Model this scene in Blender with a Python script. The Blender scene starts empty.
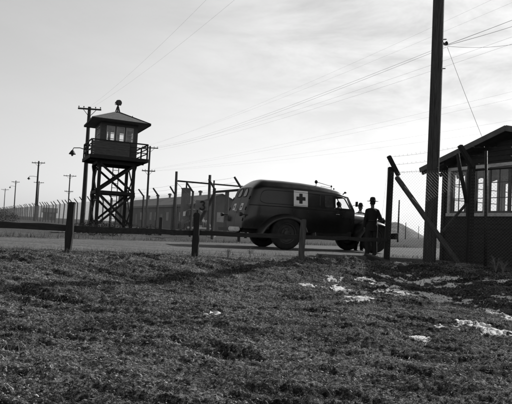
import bpy, bmesh, math, random
import numpy as np
from mathutils import Vector, Matrix

random.seed(7)
rng = np.random.default_rng(11)
R = math.radians
scene = bpy.context.scene
COL = scene.collection

# ------------------------------------------------------------------ camera
F = 549.0
EYE = Vector((0, 0, 0.65))
CAMROT = (Matrix.Rotation(R(90 + 2.76), 3, 'X') @ Matrix.Rotation(R(3.0), 3, 'Z'))


def at(px, py, Y):
    """a point of the place seen in that direction of the survey photograph, Y metres ahead"""
    d = CAMROT @ Vector(((px - 256) / F, -(py - 202) / F, -1))
    return EYE + d * (Y / d.y)


def base_at(px, py, Y):
    p = at(px, py, Y)
    return Vector((p.x, p.y, 0))


# ------------------------------------------------------------------ noise and terrain
def vnoise(x, y, seed=0):
    xi = np.floor(x); yi = np.floor(y)
    fx = x - xi; fy = y - yi
    fx = fx * fx * (3 - 2 * fx); fy = fy * fy * (3 - 2 * fy)

    def h(a, b):
        s = np.sin(a * 127.1 + b * 311.7 + seed * 74.7) * 43758.5453
        return s - np.floor(s)
    a = h(xi, yi); b = h(xi + 1, yi); c = h(xi, yi + 1); d = h(xi + 1, yi + 1)
    return (a + (b - a) * fx) * (1 - fy) + (c + (d - c) * fx) * fy - 0.5


def sstep(a, b, x):
    t = np.clip((x - a) / (b - a), 0, 1)
    return t * t * (3 - 2 * t)


YB_X = [-60, -8, -4.9, -3.4, -1.2, 1.0, 3.3, 4.7, 9, 60]
YB_Y = [2, 9.6, 10.3, 10.5, 11.5, 11.8, 12.9, 12.0, 10.6, -4]
RN_X = [-70, -20, -9, -4.3, -1.4, 2.6, 6.0, 9.0, 40, 120]
RN_Y = [-40, 1, 7.4, 10.9, 13.0, 15.4, 18.3, 22.0, 56, 140]
RF_X = [-70, -20, -7.6, -3.8, 0, 9.3, 40, 120]
RF_Y = [-28, 6, 16.3, 20.0, 23.6, 32.5, 66, 154]


def road_mask(x, y, m=0.35):
    n = np.interp(x, RN_X, RN_Y); f = np.interp(x, RF_X, RF_Y)
    return sstep(-m, m * .3, y - n) * sstep(-m, m * .3, f - y)


def terrain(x, y):
    x = np.asarray(x, float); y = np.asarray(y, float)
    s = np.interp(x, YB_X, YB_Y) - y
    z = -(0.33 * sstep(0, 2.6, s) + 0.055 * np.clip(s - 1, 0, 9))
    near = sstep(-1.2, 1.0, s) * sstep(60, 25, np.hypot(x, y))
    # tussocks, furrows and clods of the rough verge
    u = x * .96 - y * .28; w = x * .28 + y * .96
    wob = .35 * vnoise(x * 1.1, y * 1.4, 18)
    rid = lambda a, b, k: .5 - 2 * np.abs(vnoise(a, b, k))
    z = z + near * (0.09 * vnoise(x * .8, y * 1.1, 1) + 0.080 * rid(u * .6, (w + wob) * 2.6, 2)
                    + 0.060 * rid(u * 1.1, (w + wob) * 6.2, 3) + 0.030 * vnoise(u * 4, w * 12, 4)
                    + 0.026 * vnoise(x * 12, y * 19, 8) + .026 * vnoise(x * 23, y * 29, 10) + .022 * vnoise(x * 41, y * 45, 12))
    # the heap of earth by the rail
    g = np.exp(-(((x - 1.75) / 1.05) ** 2 + ((y - 11.9) / .62) ** 2))
    z = z + g * (0.06 + .15 * vnoise(x * 4, y * 5, 5) + .12 * vnoise(x * 11, y * 12, 6))
    g2 = np.exp(-(((x - 4.0) / 1.2) ** 2 + ((y - 11.9) / .5) ** 2))
    z = z + g2 * (0.06 + .18 * vnoise(x * 4, y * 5, 15))
    far = sstep(0, 3, -s)
    z = z + far * 0.05 * vnoise(x * .5, y * .5, 7) * sstep(400, 100, np.hypot(x, y))
    z = z + far * 0.03 * vnoise(x * 2.3, y * 2.3, 9)
    rm = road_mask(x, y)
    z = z * (1 - rm) - 0.035 * rm
    return z


def tz(x, y):
    return float(terrain(x, y))


# ------------------------------------------------------------------ materials
def new_mat(name):
    m = bpy.data.materials.new(name); m.use_nodes = True
    nt = m.node_tree
    return m, nt, nt.nodes, nt.links, nt.nodes['Principled BSDF']


def mat(name, base=.1, rough=.7, var=.35, scale=6.0, bump=.0, metal=0.0, spec=.4, stretch=None, coat=0.0, bscale=None, alpha=1):
    m, nt, N, L, P = new_mat(name)
    P.inputs['Roughness'].default_value = rough
    P.inputs['Metallic'].default_value = metal
    P.inputs['Specular IOR Level'].default_value = spec
    if coat:
        P.inputs['Coat Weight'].default_value = coat
        P.inputs['Coat Roughness'].default_value = .12
    tc = N.new('ShaderNodeTexCoord'); mp = N.new('ShaderNodeMapping')
    L.new(tc.outputs['Object'], mp.inputs['Vector'])
    if stretch: mp.inputs['Scale'].default_value = stretch
    n1 = N.new('ShaderNodeTexNoise'); n1.inputs['Scale'].default_value = scale
    n1.inputs['Detail'].default_value = 8; n1.inputs['Roughness'].default_value = .65
    L.new(mp.outputs['Vector'], n1.inputs['Vector'])
    cr = N.new('ShaderNodeValToRGB')
    a = base * (1 - var); b = min(1, base * (1 + var))
    cr.color_ramp.elements[0].position = .3; cr.color_ramp.elements[1].position = .7
    cr.color_ramp.elements[0].color = (a, a, a, 1); cr.color_ramp.elements[1].color = (b, b, b, 1)
    L.new(n1.outputs['Fac'], cr.inputs['Fac']); L.new(cr.outputs['Color'], P.inputs['Base Color'])
    mr = N.new('ShaderNodeMapRange')
    mr.inputs['To Min'].default_value = max(0.03, rough - .12); mr.inputs['To Max'].default_value = min(1, rough + .12)
    L.new(n1.outputs['Fac'], mr.inputs['Value']); L.new(mr.outputs['Result'], P.inputs['Roughness'])
    if bump:
        n2 = N.new('ShaderNodeTexNoise'); n2.inputs['Scale'].default_value = bscale or scale * 4
        n2.inputs['Detail'].default_value = 6
        L.new(mp.outputs['Vector'], n2.inputs['Vector'])
        bp = N.new('ShaderNodeBump'); bp.inputs['Strength'].default_value = bump; bp.inputs['Distance'].default_value = .02
        L.new(n2.outputs['Fac'], bp.inputs['Height']); L.new(bp.outputs['Normal'], P.inputs['Normal'])
    return m


def glass_mat(name, tint=.95, rough=.04, trans=.8):
    m, nt, N, L, P = new_mat(name)
    N.remove(P)
    out = [n for n in N if n.type == 'OUTPUT_MATERIAL'][0]
    t = N.new('ShaderNodeBsdfTransparent'); t.inputs['Color'].default_value = (tint, tint, tint, 1)
    g = N.new('ShaderNodeBsdfGlossy'); g.inputs['Roughness'].default_value = rough
    g.inputs['Color'].default_value = (.8, .8, .8, 1)
    no = N.new('ShaderNodeTexNoise'); no.inputs['Scale'].default_value = 3
    lw = N.new('ShaderNodeLayerWeight'); lw.inputs['Blend'].default_value = .5
    p5 = N.new('ShaderNodeMath'); p5.operation = 'POWER'; p5.inputs[1].default_value = 5; L.new(lw.outputs['Facing'], p5.inputs[0])
    ad = N.new('ShaderNodeMath'); ad.operation = 'MULTIPLY_ADD'
    L.new(no.outputs['Fac'], ad.inputs[0]); ad.inputs[1].default_value = .10
    L.new(p5.outputs[0], ad.inputs[2])
    mx = N.new('ShaderNodeMixShader')
    L.new(ad.outputs[0], mx.inputs['Fac']); L.new(t.outputs[0], mx.inputs[1]); L.new(g.outputs[0], mx.inputs[2])
    L.new(mx.outputs[0], out.inputs['Surface'])
    return m


def blade_mat(name, k=1.0):
    m, nt, N, L, P = new_mat(name)
    N.remove(P)
    out = [n for n in N if n.type == 'OUTPUT_MATERIAL'][0]
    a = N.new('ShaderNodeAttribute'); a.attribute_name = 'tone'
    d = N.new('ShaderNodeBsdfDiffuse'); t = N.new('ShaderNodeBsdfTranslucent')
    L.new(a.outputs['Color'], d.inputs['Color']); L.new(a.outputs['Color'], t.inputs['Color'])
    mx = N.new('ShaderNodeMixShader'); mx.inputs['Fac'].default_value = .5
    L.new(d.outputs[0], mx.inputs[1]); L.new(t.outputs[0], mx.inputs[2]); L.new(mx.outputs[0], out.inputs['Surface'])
    return m


M = {}
M['post'] = mat('dark_weathered_timber', .014, .85, .6, 5, .6, stretch=(6, 6, .7))
M['rail'] = mat('dark_rail_board', .022, .85, .6, 5, .5, stretch=(.8, 6, 6))
M['post_pale'] = mat('greyed_timber', .065, .85, .6, 5, .7, stretch=(7, 7, .6))
M['pole'] = mat('creosoted_pole', .05, .85, .9, 4, 1.0, stretch=(9, 9, .5), bscale=14)
M['far_pole'] = mat('distant_pole_wood', .035, .9, .4, 3, .3)
M['black'] = mat('black_iron', .012, .6, .4, 8, .1)
M['wire'] = mat('galvanised_wire', .16, .5, .3, 4, metal=.3)
M['wire_dark'] = mat('dark_cable', .03, .6, .3, 4)
M['numeral'] = mat('black_painted_metal', .006, .6, .4, 8)
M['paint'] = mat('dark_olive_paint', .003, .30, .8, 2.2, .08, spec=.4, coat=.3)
M['paint_dusty'] = mat('dusty_fender_paint', .012, .42, .8, 4, .12, spec=.45, coat=.25, bscale=9)
M['paint_rear'] = mat('skylit_dark_paint', .032, .5, .6, 3, .06, spec=.4)  # skylight on the rear doors put into a paler paint
M['tyre'] = mat('tyre_rubber', .016, .85, .8, 5, .4)
M['rim'] = mat('painted_rim', .03, .5, .4, 8)
M['rubber'] = mat('black_rubber_trim', .008, .5, .3, 9)
M['chrome'] = mat('dull_chrome', .55, .3, .25, 6, metal=.85)
M['bright'] = mat('painted_shine_steel', .55, .5, .25, 6)  # reflected light put into a pale colour on bumpers, grille and headlights
M['white'] = mat('white_sign_paint', .78, .6, .06, 7)
M['cross'] = mat('dark_cross_paint', .02, .6, .3, 7)
M['glass'] = glass_mat('window_glass')
M['seat'] = mat('seat_leather', .02, .6, .3, 6)
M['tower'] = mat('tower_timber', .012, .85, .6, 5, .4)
M['tower_board'] = mat('tower_boarding', .055, .8, .5, 4, .4, stretch=(1, 1, 7))
M['tower_roof'] = mat('tower_roofing_felt', .10, .85, .35, 6, .5)
M['tower_frame'] = mat('pale_window_frame', .35, .7, .2, 6)
M['hut'] = mat('dark_clapboard', .024, .75, .7, 5, .5, stretch=(1, 1, 9))
M['hut_in'] = mat('hut_lining', .2, .9, .3, 4)
M['hut_roof'] = mat('hut_roofing', .05, .85, .4, 6, .4)
M['fascia'] = mat('grey_fascia', .10, .75, .35, 5, .3)
M['trim'] = mat('white_window_trim', .48, .7, .25, 8)
M['brick'] = mat('dull_chimney_brick', .10, .85, .3, 2.5, .3)
M['bwall'] = mat('hall_wall', .085, .85, .25, .35)  # distance haze put into the lighter hall colours
M['broof'] = mat('hall_roof', .105, .8, .2, .3, .1)
M['bwin'] = mat('hall_window', .28, .4, .3, 1.5)
M['bvent'] = mat('roof_vent_metal', .07, .5, .2, 3)
M['car'] = mat('grey_car_paint', .04, .65, .4, 3, spec=.15)
M['carglass'] = mat('car_window', .12, .25, .3, 4)
M['skin'] = mat('skin', .075, .6, .15, 14)
M['coat'] = mat('dark_wool_coat', .010, .9, .5, 12, .3)
M['trouser'] = mat('dark_trousers', .013, .9, .5, 12, .3)
M['shirt'] = mat('pale_shirt', .5, .85, .2, 10)
M['hat'] = mat('dark_felt_hat', .014, .85, .4, 14)
M['hair'] = mat('dark_hair', .012, .7, .4, 30)
M['leather'] = mat('black_leather', .01, .45, .4, 10)
M['paper'] = mat('pale_paper', .6, .8, .15, 9)
M['timber'] = mat('old_dark_baulk', .03, .9, .7, 5, .8, stretch=(1, 7, 7))
M['concrete'] = mat('rough_concrete', .10, .9, .5, 5, .6)


def snow_material():
    m, nt, N, L, P = new_mat('old_melting_snow')
    P.inputs['Roughness'].default_value = .7; P.inputs['Specular IOR Level'].default_value = .3
    g = N.new('ShaderNodeNewGeometry')
    a = N.new('ShaderNodeAttribute'); a.attribute_name = 'tone'
    n1 = N.new('ShaderNodeTexNoise'); n1.inputs['Scale'].default_value = 34; n1.inputs['Detail'].default_value = 8; n1.inputs['Roughness'].default_value = .7
    L.new(g.outputs['Position'], n1.inputs['Vector'])
    n2 = N.new('ShaderNodeTexNoise'); n2.inputs['Scale'].default_value = 7; n2.inputs['Detail'].default_value = 6
    L.new(g.outputs['Position'], n2.inputs['Vector'])
    x1 = N.new('ShaderNodeMath'); x1.operation = 'MULTIPLY_ADD'; L.new(a.outputs['Fac'], x1.inputs[0]); x1.inputs[1].default_value = .55; L.new(n1.outputs['Fac'], x1.inputs[2])
    cr = N.new('ShaderNodeValToRGB'); e = cr.color_ramp.elements
    e[0].position = .46; e[0].color = (.03, .03, .03, 1); e[1].position = .58; e[1].color = (.88, .88, .88, 1)
    k = e.new(.52); k.color = (.40, .40, .40, 1)
    L.new(x1.outputs[0], cr.inputs['Fac'])
    c2 = N.new('ShaderNodeValToRGB'); e = c2.color_ramp.elements
    e[0].position = .3; e[0].color = (.75, .75, .75, 1); e[1].position = .5; e[1].color = (1, 1, 1, 1)
    L.new(n2.outputs['Fac'], c2.inputs['Fac'])
    mx = N.new('ShaderNodeMixRGB'); mx.blend_type = 'MULTIPLY'; mx.inputs['Fac'].default_value = 1
    L.new(cr.outputs['Color'], mx.inputs['Color1']); L.new(c2.outputs['Color'], mx.inputs['Color2'])
    L.new(mx.outputs['Color'], P.inputs['Base Color'])
    bp = N.new('ShaderNodeBump'); bp.inputs['Strength'].default_value = .9; bp.inputs['Distance'].default_value = .03
    L.new(n1.outputs['Fac'], bp.inputs['Height']); L.new(bp.outputs['Normal'], P.inputs['Normal'])
    return m


M['snow'] = snow_material()
M['blade'] = blade_mat('dry_grass')
M['bush'] = blade_mat('shrub_leaves')
M['hill'] = mat('hill_scrub', .12, .95, .55, .22, .8, bscale=.4)


def ground_material():
    m, nt, N, L, P = new_mat('rough_dark_earth')
    P.inputs['Roughness'].default_value = .95; P.inputs['Specular IOR Level'].default_value = .15
    g = N.new('ShaderNodeNewGeometry')

    def noise(s, det=8, sc=None, rough=.65):
        n = N.new('ShaderNodeTexNoise'); n.inputs['Scale'].default_value = s; n.inputs['Detail'].default_value = det
        n.inputs['Roughness'].default_value = rough
        if sc:
            mp = N.new('ShaderNodeMapping'); mp.inputs['Scale'].default_value = sc
            mp.inputs['Rotation'].default_value = (0, 0, R(-20))
            L.new(g.outputs['Position'], mp.inputs['Vector']); L.new(mp.outputs['Vector'], n.inputs['Vector'])
        else:
            L.new(g.outputs['Position'], n.inputs['Vector'])
        return n
    na = noise(2.0, 14, (.5, 1.9, 1), .78); nb = noise(34, 8); nc = noise(.35, 5)
    nf_ = noise(130, 4)
    pre = N.new('ShaderNodeMath'); pre.operation = 'MULTIPLY'; L.new(nb.outputs['Fac'], pre.inputs[0]); L.new(nf_.outputs['Fac'], pre.inputs[1])
    pre2 = N.new('ShaderNodeMath'); pre2.operation = 'MULTIPLY'; L.new(pre.outputs[0], pre2.inputs[0]); pre2.inputs[1].default_value = 2.0
    mix = N.new('ShaderNodeMath'); mix.operation = 'MULTIPLY'
    L.new(na.outputs['Fac'], mix.inputs[0]); L.new(pre2.outputs[0], mix.inputs[1])
    cr = N.new('ShaderNodeValToRGB'); e = cr.color_ramp.elements
    e[0].position = .14; e[0].color = (.004, .004, .004, 1)
    e[1].position = .35; e[1].color = (.40, .40, .40, 1)
    k = e.new(.25); k.color = (.055, .055, .055, 1)
    L.new(mix.outputs[0], cr.inputs['Fac'])
    # farther flats turn paler: distance haze put into the colour
    cr2 = N.new('ShaderNodeValToRGB'); e = cr2.color_ramp.elements
    e[0].position = .3; e[0].color = (.045, .045, .045, 1); e[1].position = .7; e[1].color = (.13, .13, .13, 1)
    L.new(nc.outputs['Fac'], cr2.inputs['Fac'])
    sp = N.new('ShaderNodeSeparateXYZ'); L.new(g.outputs['Position'], sp.inputs[0])
    mr = N.new('ShaderNodeMapRange'); mr.inputs['From Min'].default_value = 13; mr.inputs['From Max'].default_value = 45
    L.new(sp.outputs['Y'], mr.inputs['Value'])
    mx = N.new('ShaderNodeMixRGB'); L.new(mr.outputs['Result'], mx.inputs['Fac'])
    L.new(cr.outputs['Color'], mx.inputs['Color1']); L.new(cr2.outputs['Color'], mx.inputs['Color2'])
    L.new(mx.outputs['Color'], P.inputs['Base Color'])
    n3 = noise(46, 10); n4 = noise(9, 8, (.6, 1.5, 1))
    ad = N.new('ShaderNodeMath'); ad.operation = 'ADD'
    L.new(n3.outputs['Fac'], ad.inputs[0]); L.new(n4.outputs['Fac'], ad.inputs[1])
    bp = N.new('ShaderNodeBump'); bp.inputs['Strength'].default_value = 1.0; bp.inputs['Distance'].default_value = .07
    L.new(ad.outputs[0], bp.inputs['Height']); L.new(bp.outputs['Normal'], P.inputs['Normal'])
    return m


def road_material():
    m, nt, N, L, P = new_mat('worn_road')
    P.inputs['Roughness'].default_value = .85; P.inputs['Specular IOR Level'].default_value = .25
    g = N.new('ShaderNodeNewGeometry')
    mp = N.new('ShaderNodeMapping'); mp.inputs['Rotation'].default_value = (0, 0, R(-42)); mp.inputs['Scale'].default_value = (.25, 3.2, 1)
    L.new(g.outputs['Position'], mp.inputs['Vector'])
    a = N.new('ShaderNodeTexNoise'); a.inputs['Scale'].default_value = 1.3; a.inputs['Detail'].default_value = 11; a.inputs['Roughness'].default_value = .72; a.inputs['Distortion'].default_value = .4
    L.new(mp.outputs['Vector'], a.inputs['Vector'])
    b = N.new('ShaderNodeTexNoise'); b.inputs['Scale'].default_value = 22; b.inputs['Detail'].default_value = 8
    L.new(g.outputs['Position'], b.inputs['Vector'])
    mi = N.new('ShaderNodeMath'); mi.operation = 'MULTIPLY'
    L.new(a.outputs['Fac'], mi.inputs[0]); L.new(b.outputs['Fac'], mi.inputs[1])
    cr = N.new('ShaderNodeValToRGB'); e = cr.color_ramp.elements
    e[0].position = .17; e[0].color = (.03, .03, .03, 1); e[1].position = .34; e[1].color = (.17, .17, .17, 1)
    L.new(mi.outputs[0], cr.inputs['Fac']); L.new(cr.outputs['Color'], P.inputs['Base Color'])
    bp = N.new('ShaderNodeBump'); bp.inputs['Strength'].default_value = .5; bp.inputs['Distance'].default_value = .02
    L.new(b.outputs['Fac'], bp.inputs['Height']); L.new(bp.outputs['Normal'], P.inputs['Normal'])
    return m


# ------------------------------------------------------------------ mesh building
def V(*a): return Vector(a)


class MB:
    def __init__(s): s.v = []; s.f = []

    def add(s, vs, fs):
        o = len(s.v); s.v += [tuple(v) for v in vs]; s.f += [tuple(i + o for i in f) for f in fs]; return s

    def box(s, c, size, rot=None):
        c = Vector(c); h = [x / 2 for x in size]
        vs = []
        for x in (-1, 1):
            for y in (-1, 1):
                for z in (-1, 1):
                    p = Vector((x * h[0], y * h[1], z * h[2]))
                    if rot is not None: p = rot @ p
                    vs.append(c + p)
        return s.add(vs, [(0, 1, 3, 2), (4, 6, 7, 5), (0, 4, 5, 1), (2, 3, 7, 6), (0, 2, 6, 4), (1, 5, 7, 3)])

    def beam(s, a, b, w, h, up=(0, 0, 1)):
        a = Vector(a); b = Vector(b); d = (b - a).normalized(); up = Vector(up)
        x = d.cross(up)
        if x.length < 1e-4: x = d.cross(Vector((0, 1, 0)))
        x.normalize(); y = x.cross(d).normalized()
        vs = []
        for p in (a, b):
            for i, j in ((-1, -1), (1, -1), (1, 1), (-1, 1)):
                vs.append(p + x * (i * w / 2) + y * (j * h / 2))
        return s.add(vs, [(3, 2, 1, 0), (4, 5, 6, 7), (0, 1, 5, 4), (1, 2, 6, 5), (2, 3, 7, 6), (3, 0, 4, 7)])

    def tube(s, pts, r, n=8, cap=True, sx=1.0, xdir=None):
        pts = [Vector(p) for p in pts]
        if not hasattr(r, '__len__'): r = [r] * len(pts)
        ref = None; rings = []
        for i, p in enumerate(pts):
            d = (pts[min(i + 1, len(pts) - 1)] - pts[max(i - 1, 0)])
            if d.length < 1e-9: d = Vector((0, 0, 1))
            d.normalize()
            if xdir is not None:
                x = Vector(xdir) - d * d.dot(Vector(xdir))
            elif ref is None:
                x = d.cross(Vector((0, 0, 1)))
                if x.length < 1e-3: x = d.cross(Vector((0, 1, 0)))
            else:
                x = ref - d * d.dot(ref)
            x.normalize(); ref = x; y = d.cross(x)
            rr = r[i]
            rx, ry = (rr if hasattr(rr, '__len__') else (rr * sx, rr))
            rings.append([p + x * (rx * math.cos(2 * math.pi * k / n)) + y * (ry * math.sin(2 * math.pi * k / n)) for k in range(n)])
        return s.loft(rings, True, cap)

    def loft(s, rings, closed=True, cap=True):
        n = len(rings[0]); vs = [p for rg in rings for p in rg]; fs = []
        for i in range(len(rings) - 1):
            for k in range(n if closed else n - 1):
                a = i * n + k; b = i * n + (k + 1) % n
                fs.append((a, b, b + n, a + n))
        if cap and closed:
            fs.append(tuple(range(n - 1, -1, -1))); fs.append(tuple((len(rings) - 1) * n + k for k in range(n)))
        return s.add(vs, fs)

    def ell(s, c, r, n=12, m=8, rot=None):
        c = Vector(c); r = (r, r, r) if not hasattr(r, '__len__') else r
        vs = []; fs = []
        for i in range(m + 1):
            t = math.pi * i / m
            for k in range(n):
                a = 2 * math.pi * k / n
                p = Vector((r[0] * math.sin(t) * math.cos(a), r[1] * math.sin(t) * math.sin(a), r[2] * math.cos(t)))
                if rot is not None: p = rot @ p
                vs.append(c + p)
        for i in range(m):
            for k in range(n):
                a = i * n + k; b = i * n + (k + 1) % n
                fs.append((a, a + n, b + n, b))
        return s.add(vs, fs)

    def lathe(s, prof, c, axis='z', n=24, closed=False):
        c = Vector(c); rings = []
        for (r, h) in prof:
            ring = []
            for k in range(n):
                a = 2 * math.pi * k / n; u = r * math.cos(a); v = r * math.sin(a)
                p = {'z': (u, v, h), 'y': (u, h, v), 'x': (h, u, v)}[axis]
                ring.append(c + Vector(p))
            rings.append(ring)
        return s.loft(rings, True, False)

    def plate(s, pts, t, nrm):
        """flat polygon pts given thickness t along nrm"""
        n = len(pts); nrm = Vector(nrm) * t
        vs = [Vector(p) for p in pts] + [Vector(p) + nrm for p in pts]
        fs = [tuple(range(n - 1, -1, -1)), tuple(range(n, 2 * n))]
        fs += [(k, (k + 1) % n, (k + 1) % n + n, k + n) for k in range(n)]
        return s.add(vs, fs)

    def build(s, name, m, parent=None, smooth=False, bevel=0, world=False, weld=False):
        off = parent.location if (world and parent) else Vector((0, 0, 0))
        me = bpy.data.meshes.new(name)
        me.from_pydata([(v[0] - off[0], v[1] - off[1], v[2] - off[2]) for v in s.v], [], s.f)
        bm = bmesh.new(); bm.from_mesh(me)
        if weld: bmesh.ops.remove_doubles(bm, verts=bm.verts, dist=.0005)
        if bevel:
            es = [e for e in bm.edges if len(e.link_faces) == 2 and e.calc_face_angle(0) > .6]
            bmesh.ops.bevel(bm, geom=es, offset=bevel, segments=2, affect='EDGES', clamp_overlap=True)
        bmesh.ops.recalc_face_normals(bm, faces=bm.faces)
        bm.to_mesh(me); bm.free()
        if smooth:
            me.polygons.foreach_set('use_smooth', [True] * len(me.polygons))
            if smooth == 'auto' and hasattr(me, 'set_sharp_from_angle'): me.set_sharp_from_angle(angle=R(38))
        me.materials.append(m)
        o = bpy.data.objects.new(name, me); COL.objects.link(o)
        if parent: o.parent = parent
        return o


def tag(o, label=None, cat=None, group=None, kind=None):
    if label: o['label'] = label
    if cat: o['category'] = cat
    if group: o['group'] = group
    if kind: o['kind'] = kind
    return o


def thing(name, label, cat, loc=(0, 0, 0), rz=0, group=None):
    o = bpy.data.objects.new(name, None); COL.objects.link(o)
    o.empty_display_size = .2
    o.location = loc; o.rotation_euler = (0, 0, rz)
    return tag(o, label, cat, group)


def copy_tree(o, parent=None):
    c = o.copy(); COL.objects.link(c)
    if parent: c.parent = parent
    for ch in [x for x in bpy.data.objects if x.parent == o]:
        copy_tree(ch, c)
    return c


def fast_mesh(name, verts, faces, m, tone=None, smooth=False):
    verts = np.asarray(verts, np.float32); faces = np.asarray(faces, np.int32)
    me = bpy.data.meshes.new(name)
    k = faces.shape[1]
    me.vertices.add(len(verts)); me.vertices.foreach_set('co', verts.ravel())
    me.loops.add(faces.size); me.loops.foreach_set('vertex_index', faces.ravel())
    me.polygons.add(len(faces))
    me.polygons.foreach_set('loop_start', np.arange(len(faces), dtype=np.int32) * k)
    me.polygons.foreach_set('loop_total', np.full(len(faces), k, np.int32))
    if smooth: me.polygons.foreach_set('use_smooth', np.ones(len(faces), bool))
    me.update(calc_edges=True)
    if tone is not None:
        a = me.attributes.new('tone', 'FLOAT_COLOR', 'POINT')
        c = np.ones((len(verts), 4), np.float32); c[:, :3] = np.asarray(tone)[:, None]
        a.data.foreach_set('color', c.ravel())
    me.materials.append(m)
    o = bpy.data.objects.new(name, me); COL.objects.link(o)
    return o


# ------------------------------------------------------------------ ground, road, hill
def axis_pts(fine0, fine1, step, lim):
    a = list(np.arange(fine0, fine1, step))
    g = step; x = fine1
    out = []
    while x < lim: out.append(x); g *= 1.12; x += g
    out.append(lim)
    g = step; x = fine0 - step; neg = []
    while x > -lim: neg.append(x); g *= 1.12; x -= g
    neg.append(-lim)
    return np.array(neg[::-1] + a + out)


gx = axis_pts(-6.2, 7.2, .02, 3000)
gy = axis_pts(8.0, 14.0, .03, 3000); gy = np.concatenate([gy[gy < 3.2], np.arange(3.25, 8.0, .017), gy[gy >= 8.0]])
X, Y = np.meshgrid(gx, gy)
Z = terrain(X, Y)
nx, ny = len(gx), len(gy)
idx = np.arange(nx * ny).reshape(ny, nx)
fc = np.stack([idx[:-1, :-1], idx[:-1, 1:], idx[1:, 1:], idx[1:, :-1]], -1).reshape(-1, 4)
ground = fast_mesh('ground', np.stack([X, Y, Z], -1).reshape(-1, 3), fc, ground_material(), smooth=True)
tag(ground, 'rough dark earth and grass reaching to the horizon', kind='structure')

rx = np.concatenate([np.linspace(-70, -12, 30), np.linspace(-11.5, 14, 90), np.linspace(15, 120, 40)])
rows = 14
rv = []
for t in np.linspace(0, 1, rows):
    yn = np.interp(rx, RN_X, RN_Y); yf = np.interp(rx, RF_X, RF_Y)
    wob = (vnoise(rx * 1.2, rx * 0 + t, 21) * .7 + vnoise(rx * 5, rx * 0, 22) * .3) * (1 if t in (0, 1) else 0)
    yy = yn + (yf - yn) * t + wob
    zz = .004 + .03 * math.sin(math.pi * t) + (-.03 if t in (0, 1) else 0)
    rv.append(np.stack([rx, yy, np.full_like(rx, zz)], -1))
rv = np.array(rv)
idx = np.arange(rows * len(rx)).reshape(rows, len(rx))
fc = np.stack([idx[:-1, :-1], idx[:-1, 1:], idx[1:, 1:], idx[1:, :-1]], -1).reshape(-1, 4)
road = fast_mesh('road', rv.reshape(-1, 3), fc, road_material(), smooth=True)
tag(road, 'worn grey road crossing behind the low rail', kind='structure')

# hill far behind the hut fence
hc = at(395, 236, 620)
n = 60
u, w = np.meshgrid(np.linspace(-1, 1, n), np.linspace(-1, 1, n))
hx = hc.x + np.where(u > 0, u * 34, u * 70); hy = hc.y + w * 60
rr = np.hypot(u * 1.0, w)
hz = 19 * np.clip(1 - np.abs(rr), 0, 1) + np.clip(1 - rr, 0, 1) * (2.5 * vnoise(u * 4, w * 4, 31) + 1.5 * vnoise(u * 11, w * 11, 32)) - 1.0
idx = np.arange(n * n).reshape(n, n)
fc = np.stack([idx[:-1, :-1], idx[:-1, 1:], idx[1:, 1:], idx[1:, :-1]], -1).reshape(-1, 4)
hill = fast_mesh('hill', np.stack([hx, hy, hz], -1).reshape(-1, 3), fc, M['hill'], smooth=True)
tag(hill, 'grey conical hill on the skyline behind the hut fence', kind='structure')


# ------------------------------------------------------------------ snow, grass, stalks
def on_ground(px, py):
    """where the line of sight through a photograph point meets the terrain"""
    for Y in np.arange(3.0, 60, .02):
        p = at(px, py, Y)
        if p.z <= tz(p.x, p.y): return p
    return at(px, py, 60)


patches = []  # (x, y, rx, ry)
for (px, py, w, h) in [(352, 291, 22, 3.0), (340, 287, 10, 1.6), (383, 285, 20, 3.2), (402, 291, 18, 3), (372, 280, 14, 1.8), (425, 293, 15, 2.6),
                       (440, 298, 12, 2.6), (455, 302, 13, 3), (470, 300, 9, 2), (503, 297, 12, 4), (420, 283, 34, 2.2), (452, 286, 20, 1.6),
                       (478, 326, 14, 4), (499, 331, 16, 4.5), (462, 322, 8, 2.4), (510, 316, 8, 4), (419, 336, 9, 2.6), (443, 326, 6, 2.2),
                       (457, 327, 5, 2), (308, 285, 8, 1.4), (330, 281, 10, 1.3), (360, 297, 12, 1.6), (488, 308, 10, 2.2), (500, 280, 18, 1.6), (395, 262, 9, 1.0)]:
    c = on_ground(px, py); d = c.y
    rxx = .92 * w / F * d; a = on_ground(px, py - h * .85); b = on_ground(px, py + h * .85)
    patches.append((c.x, c.y, rxx, max(.10, abs(a.y - b.y) / 2)))
sv = []; sf = []; o = 0; sc_ = []
st = .016
for (cx, cy, ax, ay) in patches:
    xs = np.arange(cx - ax * 1.5, cx + ax * 1.5 + st, st); ys = np.arange(cy - ay * 1.6, cy + ay * 1.6 + st, st)
    XX, YY = np.meshgrid(xs, ys)
    r = np.sqrt(((XX - cx) / ax) ** 2 + ((YY - cy) / ay) ** 2)
    r = r + .9 * vnoise(XX * 4.5, YY * 6, 41) + 1.9 * vnoise(XX * 8, YY * 14, 42) + 1.2 * vnoise(XX * 24, YY * 33, 43) + .5 * vnoise(XX * 60, YY * 60, 45)
    hh = .012 * np.clip(1.0 - r, -1, .6) + .007 * vnoise(XX * 22, YY * 26, 44) - .004
    ZZ = terrain(XX, YY) + hh
    keep = r < 1.12; sc_.append(np.clip(1.12 - r, 0, 1).ravel())
    idx = np.arange(XX.size).reshape(XX.shape)
    q = keep[:-1, :-1] & keep[:-1, 1:] & keep[1:, 1:] & keep[1:, :-1]
    f = np.stack([idx[:-1, :-1][q], idx[:-1, 1:][q], idx[1:, 1:][q], idx[1:, :-1][q]], -1)
    sv.append(np.stack([XX, YY, ZZ], -1).reshape(-1, 3)); sf.append(f + o); o += XX.size
snow = fast_mesh('snow', np.concatenate(sv), np.concatenate(sf), M['snow'], np.concatenate(sc_), smooth=True)
tag(snow, 'thin melting snow patches on the rough ground before the hut', 'snow', kind='stuff')


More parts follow.
